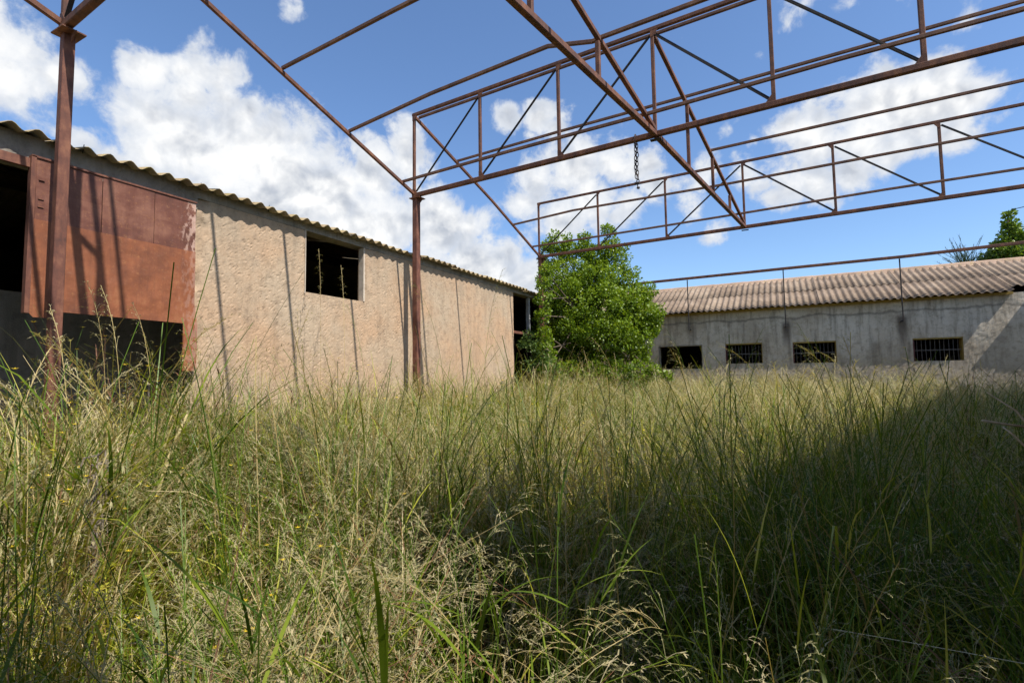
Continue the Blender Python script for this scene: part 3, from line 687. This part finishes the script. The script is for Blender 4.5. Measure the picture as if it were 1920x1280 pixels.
def tuft_stems(n=4, h=1.25, mat=0, leafy=True, pm=3, heads=True, brown=False):
    rb = Rib()
    for i in range(n):
        az = U(0, 2*PI); b = (U(-.09, .09), U(-.09, .09), 0); L = h*U(.82, 1.15); lean = U(.0, .16)
        sm = {0: 4, 1: 1, 2: 2}[mat]
        P, th = rb.curve(b, az, L, lean, U(.15, .9), 9, .0046, U(.1, .7), sm, False, 0, 2.6)
        rb.strip(P, np.linspace(.0042, .002, len(P)), (math.cos(az), math.sin(az), 0), U(.1, .7), sm)
        if leafy:
            for k in range(rnd.randint(2, 4)):
                j = rnd.randint(1, 6); la = U(0, 2*PI)
                rb.curve(P[j], la, U(.16, .34), U(.25, .9), U(.3, 1.3), 5, U(.004, .0075), U(.1, .8), sm if mat else 0, True, U(-.4, .4))
        if heads: panicle(rb, P, th, az, rnd.randint(13, 20), U(.09, .15), pm, az+U(-.4, .4), U(.2, .8), 5, 1.0, U(.2, .34))
    return rb
def tuft_straw(h=.9, n=18, heads=True):
    rb = Rib()
    for i in range(n):
        az = U(0, 2*PI); b = (U(-.12, .12), U(-.12, .12), 0)
        P, th = rb.curve(b, az, h*U(.6, 1.15), U(.05, .5), U(.1, 1.2), 6, U(.0018, .003), U(.2, .9), 1 if rnd.random() < .8 else 2, False)
        if heads and rnd.random() < .4: panicle(rb, P, th, az, 7, .06, 3, az, U(.3, .9), 4, .9, .22)
    return rb
def tuft_low(n=46, h=.5):
    rb = Rib()
    for i in range(n):
        az = U(0, 2*PI); b = (U(-.16, .16), U(-.16, .16), 0); mt = rnd.choice([0, 0, 0, 1, 1, 2])
        rb.curve(b, az, h*U(.5, 1.2), U(.1, .8), U(.2, 1.6), 4, U(.003, .009), U(0, .8), mt, True, U(-1, 1))
    for i in range(10):       # broad leaved weeds low down
        p = np.array([U(-.15, .15), U(-.15, .15), h*U(.3, .9)])
        for k in range(4): rb.curve(p, U(0, 2*PI), U(.03, .07), U(.9, 1.5), U(0, .6), 3, U(.012, .024), U(.1, .7), 0, True)
    return rb
def weed_flower():
    rb = tuft_low(14, .6)
    for i in range(7):
        az = U(0, 2*PI); P, th = rb.curve((U(-.1, .1), U(-.1, .1), 0), az, U(.6, .95), U(0, .3), U(.1, .5), 6, .002, .3, 2 if i % 2 else 4, False)
        for k in range(6): rb.curve(P[-1], k*PI/3, .011, 1.2, .2, 1, .008, .5, 5, True)
        for k in range(5):
            j = rnd.randint(2, 5); rb.curve(P[j], U(0, 6.28), U(.03, .08), U(.4, 1), .4, 2, .005, .5, 2, True)
    return rb
def tuft_arch(h=1.15, n=9, dry=False):
    rb = Rib()
    for i in range(n):
        az = 2*PI*i/n+U(-.3, .3); P, th = rb.curve((U(-.04, .04), U(-.04, .04), 0), az, h*U(.85, 1.15), U(.05, .3), U(.9, 1.7), 11, .0042, U(.2, .7), 1 if dry else 4, False, 0, 3.0)
        rb.strip(P, np.linspace(.0038, .0016, len(P)), (math.cos(az), math.sin(az), 0), .4, 1 if dry else 4)
        panicle(rb, P, th, az, rnd.randint(18, 26), U(.12, .2), 3, az+U(-.2, .2), U(.1, .6) if not dry else U(.5, 1), 5, 1.15, U(.34, .46), .6)
    for k in range(14): rb.curve((U(-.05, .05), U(-.05, .05), 0), U(0, 6.28), h*U(.5, .85), U(.1, .5), U(.8, 2.1), 7, U(.006, .011), U(.1, .7), 0, True, U(-.4, .4))
    return rb
def tuft_fallen(n=20, h=.65):
    rb = Rib()
    for i in range(n):
        th0 = U(1.1, 1.75); az = U(0, 2*PI); L = U(.35, .9)
        b = (U(-.2, .2)-math.cos(az)*L*.4, U(-.2, .2)-math.sin(az)*L*.4, h*U(.25, 1))
        P, th = rb.curve(b, az, L, th0, U(-.3, .4), 5, U(.0018, .0038), U(0, 1), rnd.choice((1, 1, 1, 2, 2, 0)), False, 0, 1.2)
        if rnd.random() < .25: panicle(rb, P, th, az, 7, .07, 3, az, U(.4, 1), 4, 1, .3)
    return rb
lib = []
for i in range(6): lib.append(('g', tuft_green(U(.75, 1.0), 32, .11, .12)))
def tuft_broad(h=.95, n=15):
    rb = Rib()
    for i in range(n):
        a = U(0, 2*PI); az = a+rnd.gauss(0, .4); rb.curve((.05*math.cos(a), .05*math.sin(a), 0), az, h*U(.7, 1.25), U(.05, .35), U(.8, 2.6), 9, U(.008, .0145), U(.0, .75), 0 if rnd.random() < .86 else 1, True, U(-.4, .4), 2.0)
    for i in range(8): rb.curve((U(-.06, .06), U(-.06, .06), 0), U(0, 6.28), h*U(.8, 1.2), U(0, .3), U(.1, .7), 7, .004, U(.1, .6), 4, False, 0, 2.4)
    return rb
for i in range(4): lib.append(('b', tuft_broad(U(.85, 1.05))))
for i in range(3): lib.append(('s', tuft_straw(U(.85, 1.05), 22)))
for i in range(3): lib.append(('a', tuft_arch(U(1.0, 1.25), 8, False)))
for i in range(3): lib.append(('e', tuft_arch(U(1.0, 1.25), 9, True)))
for i in range(3): lib.append(('f', tuft_fallen()))
for i in range(3): lib.append(('l', tuft_low(52, U(.5, .65))))
for i in range(2): lib.append(('w', weed_flower()))
for i in range(5): lib.append(('p', tuft_stems(4, U(1.2, 1.4), 0, True, 3)))
for i in range(2): lib.append(('d', tuft_stems(3, U(1.15, 1.35), 1, False, 3)))
for i in range(3): lib.append(('k', tuft_stems(6, U(1.1, 1.3), 0, True, 3, heads=(i == 0))))
SRC = bpy.data.collections.new('grass_sources'); kinds = {}
for i, (k, rb) in enumerate(lib):
    me = rb.mesh('grass_tuft', GM); o = bpy.data.objects.new('grass_tuft_%02d' % i, me); SRC.objects.link(o); kinds.setdefault(k, []).append(i)
def scatter(name, pts, label, mat0='grass_green'):
    """pts rows: x y z rx ry rz scale idx"""
    A = np.array(pts, dtype=np.float32); me = bpy.data.meshes.new(name); me.vertices.add(len(A)); me.vertices.foreach_set('co', A[:, :3].ravel())
    a = me.attributes.new('rot', 'FLOAT_VECTOR', 'POINT'); a.data.foreach_set('vector', A[:, 3:6].ravel())
    a = me.attributes.new('scl', 'FLOAT', 'POINT'); a.data.foreach_set('value', A[:, 6].copy())
    a = me.attributes.new('idx', 'INT', 'POINT'); a.data.foreach_set('value', A[:, 7].astype(np.int32))
    me.update(); o = bpy.data.objects.new(name, me); C.objects.link(o); me.materials.append(MAT[mat0])
    g = bpy.data.node_groups.new(name, 'GeometryNodeTree')
    g.interface.new_socket('Geometry', in_out='INPUT', socket_type='NodeSocketGeometry'); g.interface.new_socket('Geometry', in_out='OUTPUT', socket_type='NodeSocketGeometry')
    N = g.nodes; L = g.links; gi = N.new('NodeGroupInput'); go = N.new('NodeGroupOutput')
    ip = N.new('GeometryNodeInstanceOnPoints'); ci = N.new('GeometryNodeCollectionInfo'); ci.inputs[0].default_value = SRC
    ci.inputs['Separate Children'].default_value = True; ci.inputs['Reset Children'].default_value = True
    def na(nm, ty):
        x = N.new('GeometryNodeInputNamedAttribute'); x.data_type = ty; x.inputs[0].default_value = nm; return next(s for s in x.outputs if s.enabled and s.name == 'Attribute')
    L.new(gi.outputs[0], ip.inputs['Points']); L.new(ci.outputs[0], ip.inputs['Instance']); ip.inputs['Pick Instance'].default_value = True
    L.new(na('idx', 'INT'), ip.inputs['Instance Index']); L.new(na('rot', 'FLOAT_VECTOR'), ip.inputs['Rotation']); L.new(na('scl', 'FLOAT'), ip.inputs['Scale'])
    L.new(ip.outputs[0], go.inputs[0])
    md = o.modifiers.new('scatter', 'NODES'); md.node_group = g
    tag(o, label, 'grass', kind='stuff'); return o
def right_limit(y): return .92+.31*y
def in_view(x, y, m=120, zt=1.2):
    u, v, z = pj((x, y, zt)); return z > .15 and -m-250/z < u < 1920+m+250/z
base, tall = [], []
lown = vnoise2((64, 64), (9, 9), 77)
def patch(x, y): return lown[int(np.clip((y+4)/23*63, 0, 63)), int(np.clip((x+7)/15*63, 0, 63))]
def hit_wall(x, y): return x < WX+.10 or y > YF-.12
rows = 0
y = -.8
while y < 17.5:
    x0, x1 = WX+.1, right_limit(y); wd = x1-x0
    dens = 54 if y < 3 else (40 if y < 7 else 32)
    nrow = int(wd*dens*.25)
    for _ in range(nrow):
        x = U(x0, x1); yy = y+U(0, .25)
        if hit_wall(x, yy) or not in_view(x, yy): continue
        d = math.hypot(x, yy)
        if d < .48: continue
        pz = patch(x, yy); left = (x < -1.2+.3*yy); cl = patch(x*2.7+3, yy*2.3-5) if False else float(vn(np.array(x), np.array(yy), 1.9, 55))
        if cl < .34 and rnd.random() < .5 and d < 7: continue
        r = rnd.random(); ps = .16+.25*pz+(.12 if yy > 8 else 0)
        if left and yy < 4.5 and rnd.random() < .4: r = rnd.choice((.5, .7, .99 if rnd.random() < .3 else .63+ps))
        if rnd.random() < (.05 if not left else .07): base.append((x, yy, 0, 0, 0, U(0, 6.28), float(np.interp(d, (1, 3, 8), (.72, 1.1, 1.3)))*U(.85, 1.1), rnd.choice(kinds['a'])))
        if left and rnd.random() < (.10 if yy < 5 else .05): base.append((x, yy, 0, 0, 0, U(0, 6.28), float(np.interp(d, (1, 3, 8), (.72, 1.12, 1.3)))*U(.85, 1.15), rnd.choice(kinds['e'])))
        if rnd.random() < (.16 if left and yy < 5 else .05): base.append((x, yy, 0, U(-.2, .2), U(-.2, .2), U(0, 6.28), U(.9, 1.3), rnd.choice(kinds['f'])))
        k = 'g' if r < .44 else ('l' if r < .62 else ('s' if r < .62+ps else ('w' if r < .66+ps else 'g')))
        hs_ = float(np.interp(d, (.6, 1.4, 2.6, 4.5, 9, 16), (.62, .74, 1.0, 1.18, 1.28, 1.33)))
        if d < 4 and rnd.random() < (.22 if left else .42): k = 'b'
        sc = U(.75, 1.12)*hs_*(.66+.62*cl)*(1.27 if x < -3.2 else 1)*(1.1 if 2.2 < d < 8 else 1)
        base.append((x, yy, 0, rnd.gauss(0, .12), rnd.gauss(0, .12), U(0, 6.28), sc, rnd.choice(kinds[k])))
        # taller flowering stems
        q = .045 if 7 < yy < 15 else (.13 if yy >= 15 else .30 if 1.2 < d < 5.5 and x > -2.4+.2*yy else .09)
        if x < -3.2: q = .22
        if rnd.random() < q and d > 1.15:
            kk = rnd.choice('ppkkkkd') if yy < 7 else (rnd.choice('ppdkkd') if yy < 14 else rnd.choice('ddddp'))
            hmax = float(np.interp(d, (.8, 1.6, 2.5, 5, 16), (.75, .98, 1.22, 1.2, 1.12)))
            tall.append((x, yy, 0, rnd.gauss(0, .07), rnd.gauss(0, .07), U(0, 6.28), U(.78, 1.05)*hmax, rnd.choice(kinds[kk])))
    y += .25
scatter('meadow_grass', base, 'knee to chest high wild grass, green and straw, filling the yard')
scatter('tall_grass', tall, 'taller flowering grass stems with drooping panicles standing out of the meadow', 'stem_green')
print('tufts', len(base), len(tall))

# ------------------------------------------------------------------ tree
def leaf_cloud(centers, n, size, seed, squash=.85, shell=.35, curl=.3, elong=1.7, droop=0.):
    """centers: list of (Vector, radius, weight); many small folded leaves on the outside of lobes"""
    r = np.random.default_rng(seed); Wt = np.array([c[2]*c[1]**2 for c in centers]); cnt = r.multinomial(n, Wt/Wt.sum()); V = []; T = []
    for (c, R, w_), k in zip(centers, cnt):
        d = r.normal(size=(k, 3)); d /= np.linalg.norm(d, axis=1)[:, None]; rad = R*(1-shell*r.random(k)**1.3)*(1+.10*r.normal(size=k))
        P = np.array(c)+d*rad[:, None]*[1, 1, squash]
        ax = d+r.normal(size=(k, 3))*.8; ax[:, 2] -= droop; ax /= np.linalg.norm(ax, axis=1)[:, None]
        sd = np.cross(ax, r.normal(size=(k, 3))); sd /= np.linalg.norm(sd, axis=1)[:, None]; nn = np.cross(ax, sd)
        s_ = size*r.uniform(.6, 1.25, k)[:, None]
        a = P; b = P+ax*s_*.5*elong/1.7+sd*s_*.36+nn*s_*curl*.3; t_ = P+ax*s_*elong/1.7; e = P+ax*s_*.5*elong/1.7-sd*s_*.36+nn*s_*curl*.3
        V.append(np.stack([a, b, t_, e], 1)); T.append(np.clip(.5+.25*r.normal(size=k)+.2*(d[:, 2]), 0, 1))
    V = np.concatenate(V).reshape(-1, 3); F = np.arange(len(V)).reshape(-1, 4)
    return V, F, np.concatenate(T)
TY = 13.9
blob = [(1050,455,26,0),(1035,480,34,0),(1070,470,26,.2),(1095,445,15,0),(1096,470,22,0),(1140,432,15,0),(1138,465,24,0),(1120,480,30,0),(1160,480,22,.2),
 (1030,520,30,-.5),(1065,515,46,-.3),(1115,520,46,-.3),(1155,510,30,0),(1180,530,30,.2),(1030,565,34,-.6),(1075,570,50,-.7),(1130,570,55,-.7),(1180,565,42,-.3),(1205,550,26,.1),
 (1205,590,40,-.2),(1225,595,22,0),(1030,610,32,-.6),(1080,620,50,-.9),(1135,625,50,-.9),(1185,620,45,-.5),(1222,615,20,-.1),(1040,650,30,-.4),(1085,665,40,-.6),(1135,670,38,-.6),(1180,655,34,-.4),(1200,675,20,-.2),
 (1022,506,15,-2.1),(1018,530,16,-2.2),(1020,560,17,-2.2),(1018,592,17,-2.2),(1020,625,18,-2.2),(1022,655,20,-2.2),(1030,685,24,-2.1),(1075,705,34,-1.4),(1120,712,34,-1.4),(1165,700,32,-1.2),(1200,700,24,-1.0),(1225,700,18,-1.0),(1250,705,14,-.9),(1085,655,40,.3),(1110,640,42,.2),(1070,690,34,.4),(1105,690,34,.3),
 (1100,540,60,.9),(1130,600,70,1.0),(1060,600,50,.7),(1190,600,40,.9)]
cen = []
for u, v, r, dy in blob:
    p = onY(u, v, TY+dy); z = pj(p)[2]; cen.append((p, r/FPX*z*.98, 1))
sub = []
rt = random.Random(3)
for c_, R, w_ in cen:          # every lobe broken into smaller sprays
    sub.append((c_, R*.8, 1.3))
    for k in range(10):
        d = Vector((rt.gauss(0, 1), rt.gauss(0, 1), rt.gauss(0, 1))).normalized(); sub.append((c_+d*R*rt.uniform(.55, .92), R*rt.uniform(.22, .42), 1.7))
tree = thing('broadleaf_tree', 'bushy bright green broadleaf tree growing in the far left corner of the yard', 'tree', (onY(1115, 690, TY).x, TY, 0))
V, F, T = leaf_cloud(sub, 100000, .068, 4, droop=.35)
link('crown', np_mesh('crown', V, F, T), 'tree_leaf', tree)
tb = Vector(tree.location); mb = MB(); top = onY(1110, 560, TY+.2)
mb.tube([tb, tb+Vector((.05, 0, .8)), tb.lerp(top, .5)+Vector((-.05, .05, 0)), top], [.15, .12, .09, .04], 8)
mb.tube([tb+Vector((.1, 0, 0)), tb+Vector((.35, .1, 1.2)), onY(1160, 560, TY+.2)], [.10, .08, .03], 7)
mb.obj('trunk', 'bark', tree, True)
mb = MB()
for c_, R, w_ in cen[::1]:
    st = tb.lerp(top, rt.uniform(.35, .95)); mb.tube([st, st.lerp(c_, .5)+Vector((0, 0, .12)), c_, c_+(c_-st).normalized()*R*.6], [.03, .022, .012, .004], 5)
mb.obj('branches', 'bark', tree, True)
# shrub at its left foot
sh = thing('young_shrub', 'small yellowish green shrub at the foot of the tree by the dark doorway', 'shrub', onZ(1000, 760, .0))
q = [(onY(u, v, 11.6), r/FPX*11.5, 1) for u, v, r in ((992, 628, 14), (985, 645, 18), (1010, 650, 20), (1022, 672, 18), (1000, 685, 22), (1030, 690, 20))]
sh.location = (q[2][0].x, 11.6, 0)
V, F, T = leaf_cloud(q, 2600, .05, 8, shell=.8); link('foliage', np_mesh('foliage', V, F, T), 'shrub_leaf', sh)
mb = MB()
for c_, R, _ in q: mb.tube([sh.location, Vector(sh.location).lerp(c_, .5)+Vector((0, 0, .1)), c_], [.02, .014, .005], 5)
mb.obj('stems', 'bark', sh, True)
# ivy clad conical tree behind the barn
iv = thing('ivy_clad_tree', 'tall conical tree wrapped in ivy behind the barn ridge at the right edge', 'tree', (8.6, 27, 0))
q = []
prof = [(1893, 402, 10), (1892, 415, 12), (1896, 430, 15), (1892, 446, 20), (1904, 440, 16), (1890, 462, 26), (1912, 458, 24), (1885, 480, 32), (1915, 478, 34), (1868, 490, 26), (1850, 497, 16), (1895, 505, 48), (1940, 500, 50), (1900, 560, 80), (1960, 560, 80)]
for u, v, r in prof:
    c_ = onY(u, v, 27); R = r/FPX*pj(c_)[2]; q.append((c_, R*.8, .8))
    for k in range(12):
        d = Vector((rt.gauss(0, 1), rt.gauss(0, 1), rt.gauss(0, 1))).normalized(); q.append((c_+d*R*rt.uniform(.6, .95), R*rt.uniform(.2, .36), 1.6))
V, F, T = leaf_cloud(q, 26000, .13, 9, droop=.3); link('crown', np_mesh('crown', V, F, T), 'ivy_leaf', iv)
MB().tube([(8.6, 27, 0), (8.5, 27, 4), (8.3, 27, 7.4)], [.25, .2, .06], 8).obj('trunk', 'bark', iv, True)
# small conifer top
cf = thing('conifer', 'small feathery dark conifer top just showing over the barn ridge', 'tree', (6.9, 26.5, 0))
rb = Rib(); cb = onY(1812, 500, 26.5)
for k in range(90):
    az = U(0, 2*PI); L = U(.5, 1.25); st = np.array([cb.x+U(-.15, .15), cb.y, cb.z-.15+U(-.1, .25)])
    P, th = rb.curve(st, az, L, U(.25, 1.45), U(-.25, .15), 8, .02, .2, 0, True)
    for j in range(1, 9):
        for e in range(7): rb.curve(P[j]-(P[j]-P[j-1])*e/7, az+rnd.choice((-1, 1))*U(.4, 1.2), U(.07, .14), th[j]+U(-.4, .4), 0, 1, .022, U(0, 1), 0, True)
link('foliage', rb.mesh('foliage', ('conifer_leaf',)), None, cf)
MB().tube([(6.9, 26.5, 0), (cb.x, 26.5, cb.z)], [.14, .05], 7).obj('trunk', 'bark', cf, True)

# ------------------------------------------------------------------ single plants close to the camera
def plant(name, rb, label, cat, mats=GM, group=None):
    o = link(name, rb.mesh(name, mats), None); return tag(o, label, cat, group)
def ray_at(u, v, d): return Vector(ray(u, v)*d)+Vector((0, 0, EYE))
# drooping straw panicle, bottom centre right
def through(rb, pts, w, tone, mat):
    """smooth ribbon pair through given points"""
    P = [Vector(p) for p in pts]; out = []
    for i in range(len(P)-1):
        p0, p1, p2, p3 = P[max(i-1, 0)], P[i], P[i+1], P[min(i+2, len(P)-1)]
        for k in range(6):
            t = k/6; out.append(.5*((2*p1)+(p2-p0)*t+(2*p0-5*p1+4*p2-p3)*t*t+(3*p1-p0-3*p2+p3)*t**3))
    out.append(P[-1]); out = np.array([tuple(p) for p in out]); W = np.linspace(w, w*.5, len(out))
    rb.strip(out, W, RT, tone, mat); rb.strip(out, W, FW, tone, mat); return out
def side_branches(rb, S, start, n, ln, side, tone, mat, wsc=1.0, dens=9, rise=.6):
    m = len(S)
    for b in range(n):
        i = int(start*m+(m-1-start*m)*b/n); p = S[min(i, m-1)]; L = ln*(1-.5*b/n)*U(.6, 1.1)
        az = math.atan2(side[1], side[0])+rnd.gauss(0, .35)
        q, qt = rb.curve(p, az, L, U(.5, .9)*rise+.3, U(1.0, 1.6), 7, .0014*wsc, tone+U(-.1, .1), mat, False)
        for k in range(dens):
            j = U(.35, 1)*(len(q)-1); jj = min(len(q)-2, int(j)); r = q[jj]*(1-(j-jj))+q[jj+1]*(j-jj)
            rb.curve(r, az+rnd.gauss(0, .35), U(.008, .014)*wsc, qt[jj]+U(-.35, .2), .1, 1, .0028*wsc, tone+U(-.2, .2), mat, True)
rb = Rib(); S = through(rb, [ray_at(980, 1330, .98), ray_at(1090, 1245, 1.0), ray_at(1180, 1190, 1.04), ray_at(1215, 1175, 1.06), ray_at(1245, 1180, 1.08)], .003, .4, 1)
side_branches(rb, S, .15, 16, .16, -RT, .35, 1, 1.2)
plant('dry_grass_panicle', rb, 'large drooping straw coloured grass head low in the centre foreground', 'grass head')
rb = Rib(); S = through(rb, [ray_at(760, 1300, .95), ray_at(860, 1210, 1.0), ray_at(800, 1120, 1.05), ray_at(740, 1085, 1.08), ray_at(690, 1090, 1.1)], .003, .4, 1)
side_branches(rb, S, .3, 18, .15, -RT*.9-FW*.2, .7, 3, 1.0)
plant('pale_grass_panicle', rb, 'pale feathery grass head arching left in the sunlit foreground', 'grass head')
# arching flowering clumps that stand out at the left and at the bottom
for i, (u, v, d, dr, lab) in enumerate(((250, 620, 3.1, 1, 'arching clump of pale feathery grass heads in front of the steel door'), (30, 660, 2.9, 1, 'straw clump with drooping feathery heads left of the nearest column'), (120, 690, 2.6, 0, 'green clump with arching heads round the foot of the nearest column'),
        (500, 1120, 1.2, 0, 'sunlit arching grass clump at the bottom, left of centre'), (700, 1180, 1.1, 0, 'sunlit arching grass clump under the pale feathery head'), (640, 700, 4.6, 0, 'dense feathery clump against the peach wall below the window'))):
    rb = tuft_arch(1.0, 11 if dr else 9, bool(dr)); p = ray_at(u, v, d); o = plant('arching_grass_clump', rb, lab, 'grass clump', group='arching grass clumps'); o.location = (p.x, p.y, 0); o.scale = [p.z*1.08]*3; o.rotation_euler.z = i*1.3
# broad bladed clumps in the near foreground
for i, (u, v, d, lab) in enumerate(((560, 1230, .98, 'lit clump of broad bright green blades low in the foreground, left of centre'), (830, 1255, .92, 'clump of broad green blades between the two drooping grass heads'), (960, 1120, 1.25, 'green stems crossing each other in front of the dark shade, bottom centre'),
        (1330, 1270, .95, 'single bright green stem group rising at the bottom right of centre'), (330, 1250, 1.15, 'broad bladed grass clump near the bottom left corner'), (80, 1150, 1.3, 'dark green blades crossing at the bottom left edge'))):
    rb = Rib(); p = ray_at(u, v, d); n_ = 9 if i != 3 else 3
    for k in range(n_):
        az = U(0, 2*PI); L = p.z*U(1.0, 1.35); b_ = (p.x+U(-.14, .14), p.y+U(-.06, .12), 0)
        P, th = rb.curve(b_, az, L, U(0, .22), U(.1, .7), 12, .0042, U(.2, .6), 4, False, 0, 2.4)
        rb.strip(P, np.linspace(.0042, .002, len(P)), (math.cos(az), math.sin(az), 0), .4, 4)
        for q_ in range(3): j = rnd.randint(5, 11); rb.curve(P[j], U(0, 6.28), U(.16, .34), U(.2, 1.1), U(.2, 1.2), 8, U(.006, .011), U(.15, .5), 0, True, U(-.5, .5))
        if k % 3 == 0 and i not in (2, 3): panicle(rb, P, th, az, 16, .10, 3, az, .3, 6, .9, .25, .6)
    plant('broad_grass_clump', rb, lab, 'grass clump', group='broad grass clumps in the foreground')
# woody dry twig at the right edge
rb = MB(); a = [ray_at(1990, 900, 1.5), ray_at(1935, 850, 1.5), ray_at(1900, 815, 1.5), ray_at(1880, 800, 1.52)]
rb.tube(a, [.004, .0035, .003, .002], 6); rb.tube([ray_at(1990, 880, 1.45), ray_at(1935, 805, 1.47), ray_at(1905, 770, 1.5), ray_at(1850, 735, 1.52)], [.005, .004, .003, .0015], 6)
rb.tube([ray_at(1925, 800, 1.47), ray_at(1885, 795, 1.46), ray_at(1842, 788, 1.46)], [.0035, .003, .004], 6)
rb.tube([ray_at(1990, 880, 1.45), ray_at(2040, 1000, 1.45), Vector((1.1, 1.35, .4))], [.005, .006, .007], 6)
tag(rb.obj('dry_twig', 'dry_wood', None, True), 'bare dry forked twig poking in at the right edge', 'twig')
# grey dead stalk on the left
base_p = onZ(190, 1250, .0); tp_ = ray_at(183, 850, 2.35)
base_p = Vector((tp_.x, tp_.y, 0))
mb = MB(); pts = [base_p.lerp(tp_, k/10)+Vector((U(-.012, .012), U(-.012, .012), 0)) for k in range(11)]; mb.tube(pts, [.011]*8+[.008, .006, .003], 6)
for k in range(70):
    f = U(.3, 1); p = base_p.lerp(tp_, f); a_ = U(0, 6.28); ln = U(.02, .05); mb.tube([p, p+Vector((math.cos(a_)*ln, math.sin(a_)*ln, U(-.02, .03))), p+Vector((math.cos(a_)*ln*1.2, math.sin(a_)*ln*1.2, U(-.05, -.01)))], [.003, .005, .003], 4)
tag(mb.obj('dead_stalk', 'dead_stalk'), 'withered grey flower stalk standing among the grass at the left', 'dead stalk')
# wild oat heads at the left
rb = Rib()
for (u, v, d) in ((60, 880, 1.9), (0, 1000, 1.6), (150, 960, 2.0)):
    p = ray_at(u, v, d); P, th = rb.curve((p.x, p.y, 0), U(0, 6), U(1.25, 1.4), .02, .5, 10, .003, .5, 1, False, 0, 3)
    for b in range(9):
        i = 6+b % 5; az = U(0, 6.28); q, qt = rb.curve(P[min(i, 10)], az, U(.05, .11), .7, 1.9, 5, .001, .5, 1, False)
        for s2 in (-.25, .25, 0): rb.curve(q[-1], az+s2*3, .034, 2.8+s2, .1, 4, .0075, U(.3, .8), 3, True)
plant('wild_oat', rb, 'wild oat stems with hanging pointed spikelets at the left edge', 'wild oat')
# tall stems against the peach wall and the barn
spec = [(905, 545, 5.2, 0), (640, 380+270, 5.4, 1), (545, 590, 5.0, 1), (695, 600, 4.2, 0), (1085, 690, 2.2, 0), (1190, 650, 4.6, 1), (600, 470, 6.3, 1), (660, 505, 6.4, 1), (250, 560, 3.3, 1), (190, 545, 3.2, 1), (330, 590, 3.4, 1), (130, 600, 2.6, 1), (1330, 640, 4.0, 0), (1385, 655, 3.2, 0), (1560, 640, 3.2, 0), (820, 560, 4.2, 0), (1000, 650, 3.0, 0), (420, 620, 4.3, 0)]
for i, (u, v, d, dry) in enumerate(spec):
    rb = Rib(); p = ray_at(u, v, d); ft = Vector((p.x+U(-.1, .1), p.y+U(-.1, .1), 0)); H = p.z*1.04; az = rnd.choice([PI, PI+.5, -.3, 2.5])
    P, th = rb.curve((ft.x, ft.y, 0), az, H*1.05, .02, .75 if dry else .55, 14, .0042, .4, 1 if dry else 4, False, 0, 4)
    rb.strip(P, np.linspace(.004, .002, len(P)), (math.cos(az), math.sin(az), 0), .4, 1 if dry else 4)
    panicle(rb, P, th, az, 26, .16, 3, az, .6 if dry else .3, 7, 1.25, .24, .8)
    if not dry:
        for k in range(4): j = rnd.randint(3, 9); rb.curve(P[j], U(0, 6.28), U(.2, .4), U(.3, .8), U(.4, 1.2), 6, .008, .4, 0, True)
    spot = ['leftmost but one before the far doorway', 'with its foot at the middle column', 'between the window and the steel door', 'just below and right of the window', 'rising in front of the tree', 'at the right side of the tree', 'with its head inside the window, left side', 'with its head inside the window, right side', 'under the middle of the steel door', 'just right of the nearest column', 'at the right end of the steel door', 'crossing the nearest column', 'before the first barred window', 'between the first and second barred windows', 'right of the second barred window', 'just right of the middle column', 'at the left foot of the tree', 'near the left end of the peach wall'][i]
    where = 'in front of the peach wall' if u < 980 and u > 380 else ('beside the hanging steel door' if u <= 380 else 'in front of the grey barn')
    plant('tall_grass_stem', rb, ('dry straw' if dry else 'green')+' grass stem with drooping head, '+spot, 'grass stem', group='tall stems '+('dry' if dry else 'green')+' '+where)

# ------------------------------------------------------------------ render
scene.render.engine = 'CYCLES'
scene.cycles.max_bounces = 8; scene.cycles.transparent_max_bounces = 4; scene.cycles.diffuse_bounces = 3; scene.cycles.glossy_bounces = 2
scene.cycles.transmission_bounces = 4
